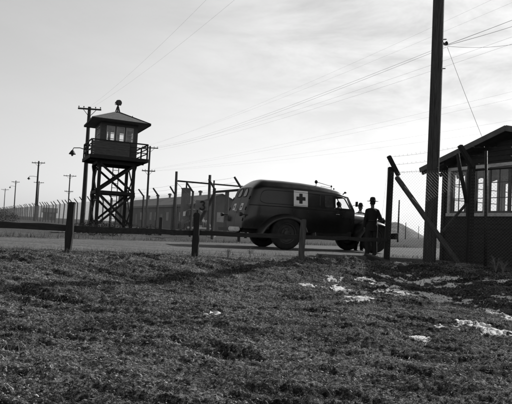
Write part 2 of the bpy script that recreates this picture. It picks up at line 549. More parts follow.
def blades(px, py, h, wdt, tone, lean=.6, tip=1.6, seed=0, curl=.5):
    """bent two-quad blades rooted on the terrain"""
    g = np.random.default_rng(seed); n = len(px)
    az = g.uniform(0, 2 * np.pi, n); la = g.uniform(0, 2 * np.pi, n); lm = lean * g.uniform(.2, 1, n) * h
    ca, sa = np.cos(az), np.sin(az)
    z = terrain(px, py) - .01
    dx = np.cos(la) * lm; dy = np.sin(la) * lm
    hh = h * np.sqrt(np.clip(1 - (lean * .6) ** 2, .2, 1))
    v = np.zeros((n, 5, 3))
    for i, (t, ws) in enumerate(((0, 1), (0, -1), (.55, .75), (.55, -.75), (1, 0))):
        bend = t ** 1.6
        v[:, i, 0] = px + dx * bend + ca * wdt * ws * .5
        v[:, i, 1] = py + dy * bend + sa * wdt * ws * .5
        v[:, i, 2] = z + hh * (t - curl * .25 * t * t * (lm / np.maximum(h, 1e-6)))
    base = (np.arange(n) * 5)[:, None]
    f = np.concatenate([base + np.array([[0, 1, 3]]), base + np.array([[0, 3, 2]]), base + np.array([[2, 3, 4]])], 0)
    tn = np.stack([tone * .45, tone * .45, tone, tone, tone * tip], 1)  # backlit tips put into the tone, pale above darker roots
    return v.reshape(-1, 3), f, tn.reshape(-1)


def scatter(n, x0, x1, y0, y1, power=1.0, seed=0):
    g = np.random.default_rng(seed)
    t = g.uniform(0, 1, n)
    y = y0 + (y1 - y0) * t ** power
    x = g.uniform(x0, x1, n)
    return x, y


def clear(x, y):
    k = np.ones(len(x), bool)
    for (cx, cy, ax, ay) in patches:
        k &= (((x - cx) / (ax * .9)) ** 2 + ((y - cy) / (ay * .9)) ** 2 > .18 + .5 * vnoise(x * 9, y * 11, 61) + .25)
    k &= road_mask(x, y, .1) < .5
    return k


# short dense turf
x, y = scatter(190000, -7.5, 8.5, 3.0, 13.2, 1.45, 5)
dens = vnoise(x * 1.3, y * 2.2, 51) + .7 * vnoise(x * 4, y * 6, 52) + .5
k = clear(x, y) & (dens > rng.uniform(-.05, 1.0, len(x))) & (vnoise(x * .55, y * .9, 57) > -.22)
x, y = x[k], y[k]; n = len(x)
h = rng.uniform(.010, .034, n) * (1 + .5 * vnoise(x * 2, y * 2, 53)); tone = np.exp(rng.normal(-2.0, 1.1, n)) * np.clip(.75 + 1.3 * vnoise(x * .7, y * 1.5, 71) + .9 * vnoise(x * 2.4, y * 5.5, 72), .22, 1.5)
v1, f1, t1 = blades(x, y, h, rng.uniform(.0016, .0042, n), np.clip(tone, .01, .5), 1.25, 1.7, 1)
# paler dry tufts (thick near the left post and the road's edge)
tx, ty = [], []
g = np.random.default_rng(77)
for i in range(760):
    cx = g.uniform(-7, 8); cy = g.uniform(3.5, 12.5)
    s = float(np.interp(cx, YB_X, YB_Y)) - cy
    p = .22 + .75 * math.exp(-((cx + 2.9) / 1.6) ** 2 - ((s - 1.1) / 1.2) ** 2) + .35 * math.exp(-((s + .1) / .4) ** 2)
    if g.uniform() > p: continue
    m_ = int(g.uniform(20, 60)); sp = g.uniform(.03, .13)
    tx.append(cx + g.normal(0, sp * 1.5, m_)); ty.append(cy + g.normal(0, sp, m_))
x = np.concatenate(tx); y = np.concatenate(ty); k = clear(x, y); x, y = x[k], y[k]; n = len(x)
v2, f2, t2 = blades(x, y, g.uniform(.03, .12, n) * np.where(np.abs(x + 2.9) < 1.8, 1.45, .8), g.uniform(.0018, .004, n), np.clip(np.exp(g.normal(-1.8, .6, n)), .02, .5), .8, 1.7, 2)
# weeds along the two road edges and in the fence line
xe = g.uniform(-9, 10, 9000); side = g.uniform(0, 1, 9000) < .3
ye = np.where(side, np.interp(xe, RN_X, RN_Y) - np.abs(g.normal(.1, .22, 9000)), np.interp(xe, RF_X, RF_Y) + np.abs(g.normal(.1, .9, 9000)))
k = (vnoise(xe * 1.1, ye * 1.1, 55) + .45 > g.uniform(0, 1, 9000)); xe, ye, side = xe[k], ye[k], side[k]; n = len(xe)
v3, f3, t3 = blades(xe, ye, np.where(side, .6, 1) * g.uniform(.05, .30, n), g.uniform(.004, .009, n), np.clip(np.exp(g.normal(-3.1, .6, n)), .01, .25), .8, 1.4, 3)
o2 = len(v1); o3 = o2 + len(v2)
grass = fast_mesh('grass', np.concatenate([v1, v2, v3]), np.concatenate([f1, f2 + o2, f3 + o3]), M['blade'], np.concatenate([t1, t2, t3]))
tag(grass, 'short trampled dry grass covering the foreground verge', 'grass', kind='stuff')

# broken straw, bright flecks put in as sun glints, and clods of earth
n = 120000
x, y = scatter(n, -6.5, 7.5, 3.2, 12.5, 1.5, 9); k = clear(x, y); x, y = x[k], y[k]; n = len(x)
az = g.normal(-.15, .38, n); ln = g.uniform(.03, .13, n) * (1 + (g.uniform(0, 1, n) < .08) * 1.3); wd = g.uniform(.002, .0045, n)
short = g.uniform(0, 1, n) < .95
ln = np.where(short, g.uniform(.006, .024, n), ln); wd = np.where(short, g.uniform(.004, .010, n), wd * .8)
vv = np.zeros((n, 6, 3)); tt = np.clip(np.exp(g.normal(-1.5, .9, n)) * np.clip(.8 + 1.3 * vnoise(x * .7, y * 1.5, 71) + .9 * vnoise(x * 2.4, y * 5.5, 72), .2, 1.6), .015, .85)
lift = g.uniform(0, .03, n) * (g.uniform(0, 1, n) < .05); bend_ = g.normal(0, .12, n)
for i, (a_, b_) in enumerate(((-.5, -1), (-.5, 1), (0, 1), (0, -1), (.5, 1), (.5, -1))):
    cx_ = x + np.cos(az) * ln * a_; cy_ = y + np.sin(az) * ln * a_
    if i in (2, 3): cx_ = cx_ - np.sin(az) * ln * bend_; cy_ = cy_ + np.cos(az) * ln * bend_
    vv[:, i, 0] = cx_ - np.sin(az) * wd * b_ * .5
    vv[:, i, 1] = cy_ + np.cos(az) * wd * b_ * .5
    vv[:, i, 2] = terrain(cx_, cy_) + .012 + (a_ + .5) * lift + (b_ > 0) * wd * .35
b = (np.arange(n) * 6)[:, None]
ff = np.concatenate([b + np.array([[0, 1, 2, 3]]), b + np.array([[3, 2, 4, 5]])], 0)
straw = fast_mesh('straw', vv.reshape(-1, 3), ff, M['blade'], np.repeat(tt, 6))
tag(straw, 'pale broken straw and bright flecks standing for sun glints over the foreground', 'straw', kind='stuff')

ico = bmesh.new(); bmesh.ops.create_icosphere(ico, subdivisions=1, radius=1)
iv = np.array([v.co[:] for v in ico.verts]); jf = np.array([[v.index for v in f.verts] for f in ico.faces]); ico.free()
n = 16000
x, y = scatter(n, -7, 8, 3.0, 12.8, 1.35, 19)
mx_ = int(n * .14); x[:mx_] = g.normal(1.75, .8, mx_); y[:mx_] = g.normal(11.8, .45, mx_)
k = clear(x, y); x, y = x[k], y[k]; n = len(x)
sz = np.exp(g.normal(-5.0, .5, n))
cv = iv[None] * (1 + g.uniform(-.35, .35, (n, len(iv), 1))) * (sz[:, None, None] * g.uniform(.6, 1.4, (n, 1, 3)))
cv[:, :, 0] += x[:, None]; cv[:, :, 1] += y[:, None]; cv[:, :, 2] += (terrain(x, y))[:, None]
b = (np.arange(n) * len(iv))[:, None, None]
M['clod'] = mat('earth_clod', .11, .95, .6, 9, .5)
clods = fast_mesh('clods', cv.reshape(-1, 3), (b + jf[None]).reshape(-1, 3), M['clod'])
tag(clods, 'small dark clods of earth scattered through the grass', 'earth clods', kind='stuff')


# ------------------------------------------------------------------ guard rail with numbered post
def post_mb(p, h, w, lean=(0, 0), taper=.0):
    m = MB(); z0 = tz(p[0], p[1]) - .25
    hw = w / 2; rings = []
    rr_ = random.Random(int(p[0] * 1000 + p[1] * 77))
    for i, t in enumerate((0, .25, .5, .75, .96, 1.0)):
        z = z0 + (h - z0) * t; k = (1 - taper * t) * (1 if t < 1 else .93)
        j = [rr_.uniform(-.011, .011) for _ in range(8)]
        c = (p[0] + lean[0] * t, p[1] + lean[1] * t)
        rings.append([V(c[0] + (-hw) * k + j[0], c[1] - hw * k + j[1], z), V(c[0] + hw * k + j[2], c[1] - hw * k + j[3], z),
                      V(c[0] + hw * k + j[4], c[1] + hw * k + j[5], z), V(c[0] - hw * k + j[6], c[1] + hw * k + j[7], z + (rr_.uniform(-.022, .022) if t == 1 else 0))])
    return m.loft(rings)


rail_posts = [((-6.4, 10.42), .98, .12), (tuple(at(67.5, 250, 10.4)[:2]), .97, .12), (tuple(at(195.5, 250, 11.6)[:2]), .915, .125), (tuple(at(301.5, 250, 11.5)[:2]), .90, .115)]
gr = thing('guard_rail', 'low dark timber rail on square posts running along the road in front of the ambulance', 'guard rail', (0, 11.4, 0))
for i, (p, h, w) in enumerate(rail_posts):
    o = post_mb(p, h, w, ((.01, .03, -.015, .02)[i], .01)).build('post', M['post_pale'] if i == 3 else M['post'], gr, bevel=.012, world=True)
    if i == 2: o['label'] = 'rail post carrying the figure 3'; post3 = o
rl = [V(-9, 10.7, .5), V(-6.4, 10.57, .49), at(68, 228.4, 10.55), at(197, 233, 11.74), at(302, 237.3, 11.66), at(386.5, 240.0, 13.3)]
for i in range(len(rl) - 1):
    m = MB(); w = (.125, .125, .12, .095, .085)[i]
    N_ = 7
    for jj in range(N_):
        pass
    pts = [rl[i].lerp(rl[i + 1], t / 6) + V(0, 0, (random.uniform(-.013, .013) if 0 < t < 6 else 0) + (0.002 * (i % 2))) for t in range(7)]
    rings = []
    d = (rl[i + 1] - rl[i]).normalized(); s_ = d.cross(V(0, 0, 1)).normalized()
    for p in pts:
        hh = w / 2 * random.uniform(.88, 1.1)
        rings.append([p - s_ * .03 + V(0, 0, -hh), p + s_ * .03 + V(0, 0, -hh), p + s_ * .03 + V(0, 0, hh), p - s_ * .03 + V(0, 0, hh)])
    m.loft(rings).build('rail', M['rail'], gr, bevel=.008, world=True)
# figure 3 cut from sheet metal standing on the post
p3 = at(202.3, 205.3, 11.62)
fig = MB()
pb_ = MB(); pb_.box(p3 + V(-.01, .03, 0), (.27, .018, .21)); bo = pb_.build('number_board', mat('dull_grey_board', .15, .8, .3, 9), gr, bevel=.004, world=True)
bo['label'] = 'dull grey board with a black figure 3 on top of its post'
MB().beam(p3 + V(-.10, .045, -.22), p3 + V(-.10, .045, .09), .035, .02).build('bracket', M['numeral'], gr, world=True)


def arc3(c, r, a0, a1, n=10):
    return [V(c[0] + r * math.cos(R(a0 + (a1 - a0) * i / n)), 0, c[1] + r * math.sin(R(a0 + (a1 - a0) * i / n))) for i in range(n + 1)]


path = arc3((0.0, .044), .040, 165, -75) + arc3((0.0, -.042), .048, 75, -165)
pp = [p3 + q for q in path]
fig.tube([q + V(0, -.006, 0) for q in pp], [(.008, .019)] * len(pp), 6, True, xdir=(0, 1, 0))
fo = fig.build('numeral', M['numeral'], gr, world=True); fo['label'] = 'black figure 3 on its grey board'
fo.parent = bo; fo.location = (0, 0, 0)


# ------------------------------------------------------------------ chain link fences
def chainlink(A, B, z0, z1, pitch, r, mb):
    A = Vector(A); B = Vector(B); L_ = (B - A).length; d = (B - A).normalized(); H = z1 - z0
    s = pitch * math.sqrt(2)
    nrm = d.cross(V(0, 0, 1))
    k = -H
    while k < L_:
        for sg in (1, -1):
            # sg=1: u = k + z ; sg=-1: u = k + H - z
            a, b = (k, 0), (k + H, H)
            lo, hi = max(0, -k), min(H, L_ - k)
            if hi - lo < .02: continue
            if sg == 1: p, q = (k + lo, lo), (k + hi, hi)
            else: p, q = (k + lo, H - lo), (k + hi, H - hi)
            P = A + d * p[0] + V(0, 0, z0 + p[1]); Q = A + d * q[0] + V(0, 0, z0 + q[1])
            off = nrm * (r * .5 * sg)
            e = (Q - P).normalized(); x = nrm; y = e.cross(nrm)
            vs = []
            for pt in (P + off, Q + off):
                for an in (90, 210, 330):
                    vs.append(pt + x * (r * math.cos(R(an))) + y * (r * math.sin(R(an))))
            mb.add(vs, [(0, 1, 4, 3), (1, 2, 5, 4), (2, 0, 3, 5)])
        k += s
    return mb


def wire_mb(P, Q, sag, r, n=14, mb=None):
    mb = mb or MB(); P = Vector(P); Q = Vector(Q); pts = []
    for i in range(n + 1):
        t = i / n; p = P.lerp(Q, t); p.z -= sag * 4 * t * (1 - t); pts.append(p)
    return mb.tube(pts, r, 5, False)


def barbs(mb, P, Q, step, seed):
    rr_ = random.Random(seed); P = Vector(P); Q = Vector(Q); L_ = (Q - P).length
    for i in range(int(L_ / step)):
        c = P.lerp(Q, (i + .5) * step / L_)
        for _ in range(2):
            d = V(rr_.uniform(-1, 1), rr_.uniform(-1, 1), rr_.uniform(-1, 1)).normalized() * .022
            mb.tube([c - d, c + d], .0016, 3, False)


# --- near fence beside the hut
nf = thing('chain_link_fence', 'tall chain link fence with angled barbed wire arms in front of the dark hut', 'fence', (4.2, 13, 0))
pa = base_at(386.5, 258, 13.4); pb = base_at(468.5, 258, 12.2); pc = base_at(486, 258, 12.05); pd = base_at(600, 258, 11.6)
Htop = 2.15


def fence_post(name, base, top, w, m_, parent):
    mb = MB(); mb.box((base.x, base.y, (top - .3 + tz(base.x, base.y)) / 2), (w, w, top - tz(base.x, base.y) + .3))
    return mb.build(name, m_, parent, bevel=.012, world=True)


def fp(px, py, Y): return at(px, py, Y)


ta = at(395, 168.5, 13.4); tb = at(471, 163, 12.2)
m = MB(); m.beam(V(pa.x, pa.y, -.3), V(pa.x + .02, pa.y, ta.z + .03), .13, .13); m.build('post', M['post'], nf, bevel=.012, world=True)
m = MB(); m.beam(V(pb.x, pb.y, -.3), V(pb.x, pb.y, tb.z - .02), .14, .14); m.build('post', M['post'], nf, bevel=.012, world=True)
m = MB(); m.tube([V(pc.x, pc.y, -.3), at(486.3, 151, 12.05)], [.034, .030], 10); m.build('post', M['black'], nf, True, world=True)
m = MB(); m.beam(V(pd.x, pd.y, -.3), V(pd.x, pd.y, 2.25), .14, .14); m.build('post', M['post'], nf, bevel=.012, world=True)
# arms leaning outward
arm_a = at(388.6, 156, 13.25); m = MB(); m.beam(at(398.5, 175.5, 13.33), arm_a, .09, .12, (0, 1, 0)); m.build('barbed_wire_arm', M['post'], nf, bevel=.01, world=True)
arm_b = at(459.8, 145.5, 12.0); m = MB(); m.beam(at(473, 167, 12.1), arm_b, .09, .12, (0, 1, 0)); m.build('barbed_wire_arm', M['post'], nf, bevel=.01, world=True)
# long brace from the end post, a second brace to the hut-side post and a crooked stick
m = MB(); m.beam(at(396.5, 177, 13.28), V(*at(461.5, 268, 12.35)), .10, .12, (0, 1, 0)); m.build('brace', M['post_pale'], nf, bevel=.01, world=True)
o = nf.children[-1]; o['label'] = 'long diagonal brace crossing in front of the pole'
o.data.materials[0] = M['rail']
m = MB(); m.beam(at(467, 203, 12.28), at(438, 237, 12.8), .05, .06, (0, 1, 0)); m.build('brace', M['post_pale'], nf, bevel=.006, world=True)
m = MB(); m.tube([at(457.8, 153.5, 12.1), at(460, 170, 12.12), at(463.5, 186, 12.13), at(466.5, 203, 12.15)], [.034, .042, .045, .035], 8); m.build('crooked_stake', M['post'], nf, True, world=True)
o = MB().tube([at(470, 170.5, 12.2), at(512, 167.5, 11.95), at(560, 164, 11.75)], .022, 8).build('top_rail', M['black'], nf, True, world=True)
m = MB()
chainlink(V(pa.x, pa.y - .08, 0), V(pb.x, pb.y - .09, 0), .02, 2.16, .05, .0017, m)
chainlink(V(pb.x + .01, pb.y - .09, 0), V(pc.x, pc.y - .05, 0), .02, 2.16, .05, .0017, m)
chainlink(V(pc.x, pc.y - .05, 0), V(pd.x, pd.y - .08, 0), .02, 2.16, .05, .0017, m)
rr_ = random.Random(3)
for t in np.arange(0, 1, .022):      # the twisted points along the top edge of the mesh
    p = V(pa.x, pa.y - .08, 2.16).lerp(V(pb.x, pb.y - .09, 2.16), t)
    m.tube([p, p + V(.012, 0, .05)], .003, 4, False)
m.build('mesh_wire', M['wire'], nf, world=True)
m = MB()
for t in (.15, .55, .95):
    P = at(398.5, 175.5, 13.33).lerp(arm_a, t); Q = at(473, 167, 12.1).lerp(arm_b, t); S = Q + (Q - P) * .05 + V(2.6, -.5, .02)
    wire_mb(P, Q, .03, .0026, 10, m); barbs(m, P, Q, .11, int(t * 100))
    wire_mb(Q, S, .03, .0026, 10, m); barbs(m, Q, S, .11, int(t * 100) + 5)
    E = base_at(377, 256, 15.5); wire_mb(P, E, -.0, .0022, 4, m) if t > .9 else None
m.build('barbed_wire', M['wire_dark'], nf, world=True)

# --- perimeter fence running off to the far left
FD = V(-.4755, .8797, 0); F0 = at(239.5, 228, 25.3); F0 = V(F0.x, F0.y, 0)
pfence = thing('perimeter_fence', 'long chain link fence with bent arm posts running away to the far left', 'fence', F0)
FN = V(-FD.y, FD.x, 0)  # points outward, to the left
post0 = MB()
post0.tube([V(0, 0, -.3), V(0, 0, 2.52)], [.075, .065], 8)
post0.tube([V(.02, .0, 2.44), V(.02, 0, 2.44) + FN * .40 + V(0, 0, .50)], [.055, .05], 8)
po = post0.build('post', M['far_pole'], pfence, smooth='auto')
NP = 58
for i in range(NP):
    c = po if i == 0 else po.copy()
    if i:
        COL.objects.link(c); c.parent = pfence
    q = FD * (3.02 * i + (random.uniform(-.14, .14) if i > 6 else 0)); c.location = (q.x, q.y, 0)
    c.rotation_euler = (R(random.uniform(-1.8, 1.8)), R(random.uniform(-1.8, 1.8)), R(random.uniform(-9, 9))); c.scale = (1, 1, random.uniform(.97, 1.03))
m = MB(); chainlink(F0 + FN * .07, F0 + FN * .07 + FD * 3.02 * (NP - 1), .03, 2.45, .075, .0032, m)
M['fence_wire'] = mat('old_galvanised_wire', .11, .6, .3, 2)
m.build('mesh_wire', M['fence_wire'], pfence, world=True)
m = MB()
for t in (.2, .6, 1.0):
    for i in range(NP - 1):
        a = F0 + FD * 3.02 * i + V(.02, 0, 2.44) + (FN * .40 + V(0, 0, .5)) * t
        wire_mb(a, a + FD * 3.02, .03, .004, 4, m)
m.build('barbed_wire', M['wire_dark'], pfence, world=True)
q = F0 + FD * 3.02
MB().tube([q + V(0, 0, 2.4), F0 + V(.0, 0, 2.4), F0 + V(1.2, -.3, 2.4)], .06, 8).build('top_rail', M['far_pole'], pfence, True, world=True)
q1 = F0 + FD * 3.02; MB().beam(q1 + V(0, 0, 2.3), F0 + FD * 5.6 + V(0, 0, .2), .13, .13).build('brace', M['far_pole'], pfence, world=True)

# --- pipe gate frame standing inside the fence
g1 = base_at(174.5, 228, 33.0); g2 = base_at(208.2, 228, 33.9); g3 = base_at(246, 228, 34.9)
gf = thing('pipe_gate', 'tall gate frame of dark posts and a level top bar behind the numbered post', 'gate', g1)
for b_, px, py, Y, r in ((g1, 176.6, 171.5, 33, .075), (g2, 210, 175, 33.9, .085), (g3, 248.5, 186.5, 34.9, .08)):
    MB().tube([b_ + V(0, 0, -.3), at(px, py, Y)], [r * 1.15, r], 8).build('post', M['far_pole'], gf, True, world=True)
MB().tube([at(176, 180.8, 33), at(210, 183.8, 33.9), at(248.5, 187, 34.9)], .05, 8).build('top_bar', M['far_pole'], gf, True, world=True)
MB().tube([at(177, 183, 33.05), at(199, 205, 33.6)], .012, 6).build('stay_wire', M['wire_dark'], gf, world=True)
b_ = base_at(211.5, 228, 40)
o = MB().tube([V(0, 0, -.3), V(0, 0, 4.0)], [.07, .06], 8).build('post', M['far_pole'], None, True)
o.location = b_; tag(o, 'thin upright post standing before the hall gable, right of the brick chimney', 'post')
b_ = base_at(225.3, 228, 42)
o = MB().box((0, 0, 1.5), (.30, .30, 3.7)).build('gate_post', M['post_pale'], None, bevel=.02); o.location = b_
tag(o, 'thick pale square post just left of the back of the ambulance', 'post')
b_ = base_at(160.5, 228, 31)
o = MB().box((0, 0, .35), (.17, .17, 1.3)).build('stub_post', M['black'], None, bevel=.02); o.location = b_
tag(o, 'short black stub post in front of the long hall', 'post')


# ------------------------------------------------------------------ utility poles
def utility_pole(label, px, py_base, Y, ztop, r0, r1, arms, m_, group='utility poles', name='utility_pole', rz=0.0, arm_m=None):
    b_ = base_at(px, py_base, Y)
    t = thing(name, label, 'utility pole', b_, rz, group)
    k = 9; pts = []; rs = []
    for i in range(k + 1):
        s = i / k; pts.append(V(.02 * math.sin(s * 5), .015 * math.sin(s * 7), -.4 + (ztop + .4) * s)); rs.append(r0 + (r1 - r0) * s)
    MB().tube(pts, rs, 14).build('shaft', m_, t, smooth='auto')
    for (z, half, tilt) in arms:
        a = MB(); a.beam(V(-half, -r1 - .05, z - tilt), V(half, -r1 - .05, z + tilt), .09, .12)
        ao = a.build('crossarm', arm_m or m_, t, bevel=.01)
        for s in (-.92, -.5, .5, .92):
            MB().lathe([(0, .06), (.02, .06), (.02, .11), (.045, .12), (.05, .16), (.03, .2), (0, .205)], V(s * half, -r1 - .05, z + tilt * s), 'z', 8).build('insulator', M['black'], ao, True)
        br = MB(); br.beam(V(-half * .55, -r1 - .05, z - .05), V(0, -r1 - .02, z - .6), .02, .04); br.beam(V(half * .55, -r1 - .05, z - .05), V(0, -r1 - .02, z - .6), .02, .04)
        br.build('arm_brace', M['black'], ao)
    return t


def street_lamp(pole, z, L_, side=-1, drop=.35):
    """gooseneck bracket lamp, a part of its pole"""
    pts = [V(0, 0, z), V(side * L_ * .5, -.02, z + .12), V(side * L_ * .92, -.03, z + .08), V(side * L_, -.03, z - .1)]
    b_ = MB().tube(pts, .035, 6).build('lamp_bracket', M['black'], pole, True)
    MB().lathe([(.03, 0), (.10, -.06), (.24, -.28), (.26, -.34), (.23, -.33)], V(side * L_, -.03, z - .08), 'z', 14).build('lamp_shade', M['black'], b_, True)
    MB().ell(V(side * L_, -.03, z - .45), (.09, .09, .12), 10, 7).build('bulb', M['carglass'], b_, True)


big = utility_pole('massive dark telephone pole in the right foreground rising out of the picture', 429, 262, 14.6, 10.6, .168, .135, [], M['pole'])
big_c = base_at(429, 262, 14.6)
a = MB(); ins = at(446.5, 45, 14.75)
loc = ins - big_c
a.beam(V(.11, 0, loc.z), V(loc.x, loc.y, loc.z + .01), .04, .05); a.build('bracket', M['black'], big)
MB().lathe([(0, .0), (.03, .0), (.045, .03), (.045, .07), (.02, .10), (0, .10)], V(loc.x, loc.y, loc.z), 'z', 10).build('insulator', M['black'], big, True)
for zz in (6.0, 5.2, 7.3):
    MB().beam(V(.10, -.02, zz), V(.24, -.03, zz + .01), .022, .022).build('step_bolt', M['black'], big)
a = MB(); a.beam(V(-1.2, -.2, 10.1), V(1.2, -.2, 10.1), .1, .13); a.build('crossarm', M['pole'], big, bevel=.01)
pt_ = utility_pole('tall dark pole with crossarm and bracket lamp right behind the watchtower', 82, 224, 42, at(90, 107, 42).z, .19, .12, [(at(90, 109.5, 42).z, .86, .03)], M['far_pole'], rz=R(15))
street_lamp(pt_, at(86, 150, 42).z, 1.05)
p2 = utility_pole('slim pole with two crossarms just to the right of the watchtower platform', 145.5, 224, 70, at(149.3, 146, 70).z, .15, .11, [(at(149, 148, 70).z, 1.05, 0), (at(147, 171, 70).z, .85, 0)], M['far_pole'])
p3_ = utility_pole('tallest of the far left poles, with a bracket lamp on its left', 34.6, 222, 93, at(38.5, 161, 93).z, .19, .12, [(at(38, 163, 93).z, 1.12, .03)], M['far_pole'])
street_lamp(p3_, at(36.5, 177, 93).z, 1.5)
utility_pole('pole half hidden just behind the tallest far left pole', 36.3, 222, 140, at(38, 181, 140).z, .16, .11, [(at(38, 182.6, 140).z, 1.3, 0)], M['far_pole'])
utility_pole('pole with two crossarms between the tallest far pole and the watchtower', 67, 222, 115, at(69.8, 174, 115).z, .15, .11, [(at(69.6, 176, 115).z, 1.35, 0), (at(68.8, 191.5, 115).z, .9, 0)], M['far_pole'])
p6 = utility_pole('second pole from the left edge of the picture, with a short crossarm', 13, 222, 150, at(15, 180.5, 150).z, .16, .11, [(at(15, 182, 150).z, 1.1, 0)], M['far_pole'])
street_lamp(p6, at(15, 186.5, 150).z, 1.5)
p7 = utility_pole('leftmost and smallest far pole at the edge of the picture', 3, 220, 200, at(4.6, 188.5, 200).z, .15, .1, [(at(4.6, 189.6, 200).z, 1.4, 0)], M['far_pole'])
# thin far poles below the hill
for i, (px, yt, Y) in enumerate(((406, 222.5, 120), (419, 226, 180), (398.5, 200, 60))):
    b_ = base_at(px - .6, 236, Y)
    o = MB().tube([V(0, 0, -.3), V(0, 0, at(px, yt, Y).z)], [.10, .08], 8).build('thin_pole', M['far_pole'], None, True); o.location = b_
    tag(o, ('thin distant pole against the hill slope', 'thin distant pole at the foot of the hill beside the big pole', 'pale thin pole rising just right of the fence end post')[i], 'pole')


# ------------------------------------------------------------------ overhead wires
def power_line(label, P, Q, sag=.35, r=.007, m_='wire_dark', group='overhead wires'):
    P = Vector(P)
    o = MB(); wire_mb(P, Q, sag, r, 26, o)
    ob = o.build('power_line', M[m_], None); tag(ob, label, 'overhead wire', group)
    return ob


A148 = [at(152, 147.0, 70), at(157, 147.4, 70), at(146, 146.8, 70), at(143, 146.6, 70)]
ord_ = ['topmost', 'second', 'third', 'fourth']
pl = [(A148[2], at(560, -32, 22)), (A148[3], at(560, -18, 22.5)), (A148[0], at(447.0, 44.6, 14.75)), (A148[1], at(446.5, 47.0, 14.75)), (A148[0] + V(.4, 0, -.2), at(560, 20, 21)), (A148[1] + V(.3, 0, -.3), at(560, 27.5, 21.5))]
lbl = ['faint wire highest in the sky right of the watchtower, passing above the insulator', 'faint wire second highest in the sky right of the watchtower',
       'wire from the slim pole to the insulator of the big pole, the upper of two', 'wire from the slim pole to the insulator of the big pole, the lower of two',
       'wire passing behind the big pole just below its insulator', 'wire passing behind the big pole, lowest of the dark bunch']
for i, (a, b) in enumerate(pl): power_line(lbl[i], a, b, .5, .0034 if i > 1 else .0024)
lowp = [(at(140.5, 170.5, 70), at(560, 80, 30)), (at(143, 170.6, 70), at(560, 88, 30)), (at(151, 171, 70), at(560, 112, 34)), (at(153, 171.2, 70), at(560, 122, 34))]
for i, (a, b) in enumerate(lowp):
    power_line(('pale low wire behind the big pole, highest of the four pale ones', 'pale low wire behind the big pole, second of the four pale ones', 'pale low wire crossing just above the hut roof, third of the four pale ones', 'lowest pale wire, nearest to the hut roof')[i], a, b, .4, .003, 'wire')
for i, (px, py) in enumerate(((214, -8), (244, -8))):
    power_line(('upper left wire from the watchtower pole climbing to the top edge', 'right hand wire from the watchtower pole climbing to the top edge')[i], at(88 + 3 * i, 108, 42), at(px, py, 19), .25, .0022, 'wire')
power_line('service wire from the insulator up to the right edge, the steepest', at(447.5, 44.5, 14.75), at(560, 1, 18), .02, .006)
power_line('service wire from the insulator to the right edge, the middle of three', at(447.5, 45.2, 14.75), at(560, 10, 18), .05, .006)
power_line('service wire from the insulator to the right edge, the flattest', at(447.5, 46.2, 14.75), at(560, 31, 18), .22, .006)
power_line('drop wire slanting down from the big pole to the hut roof', at(447.3, 47, 14.75), at(482.5, 138, 14.95), .03, .005)


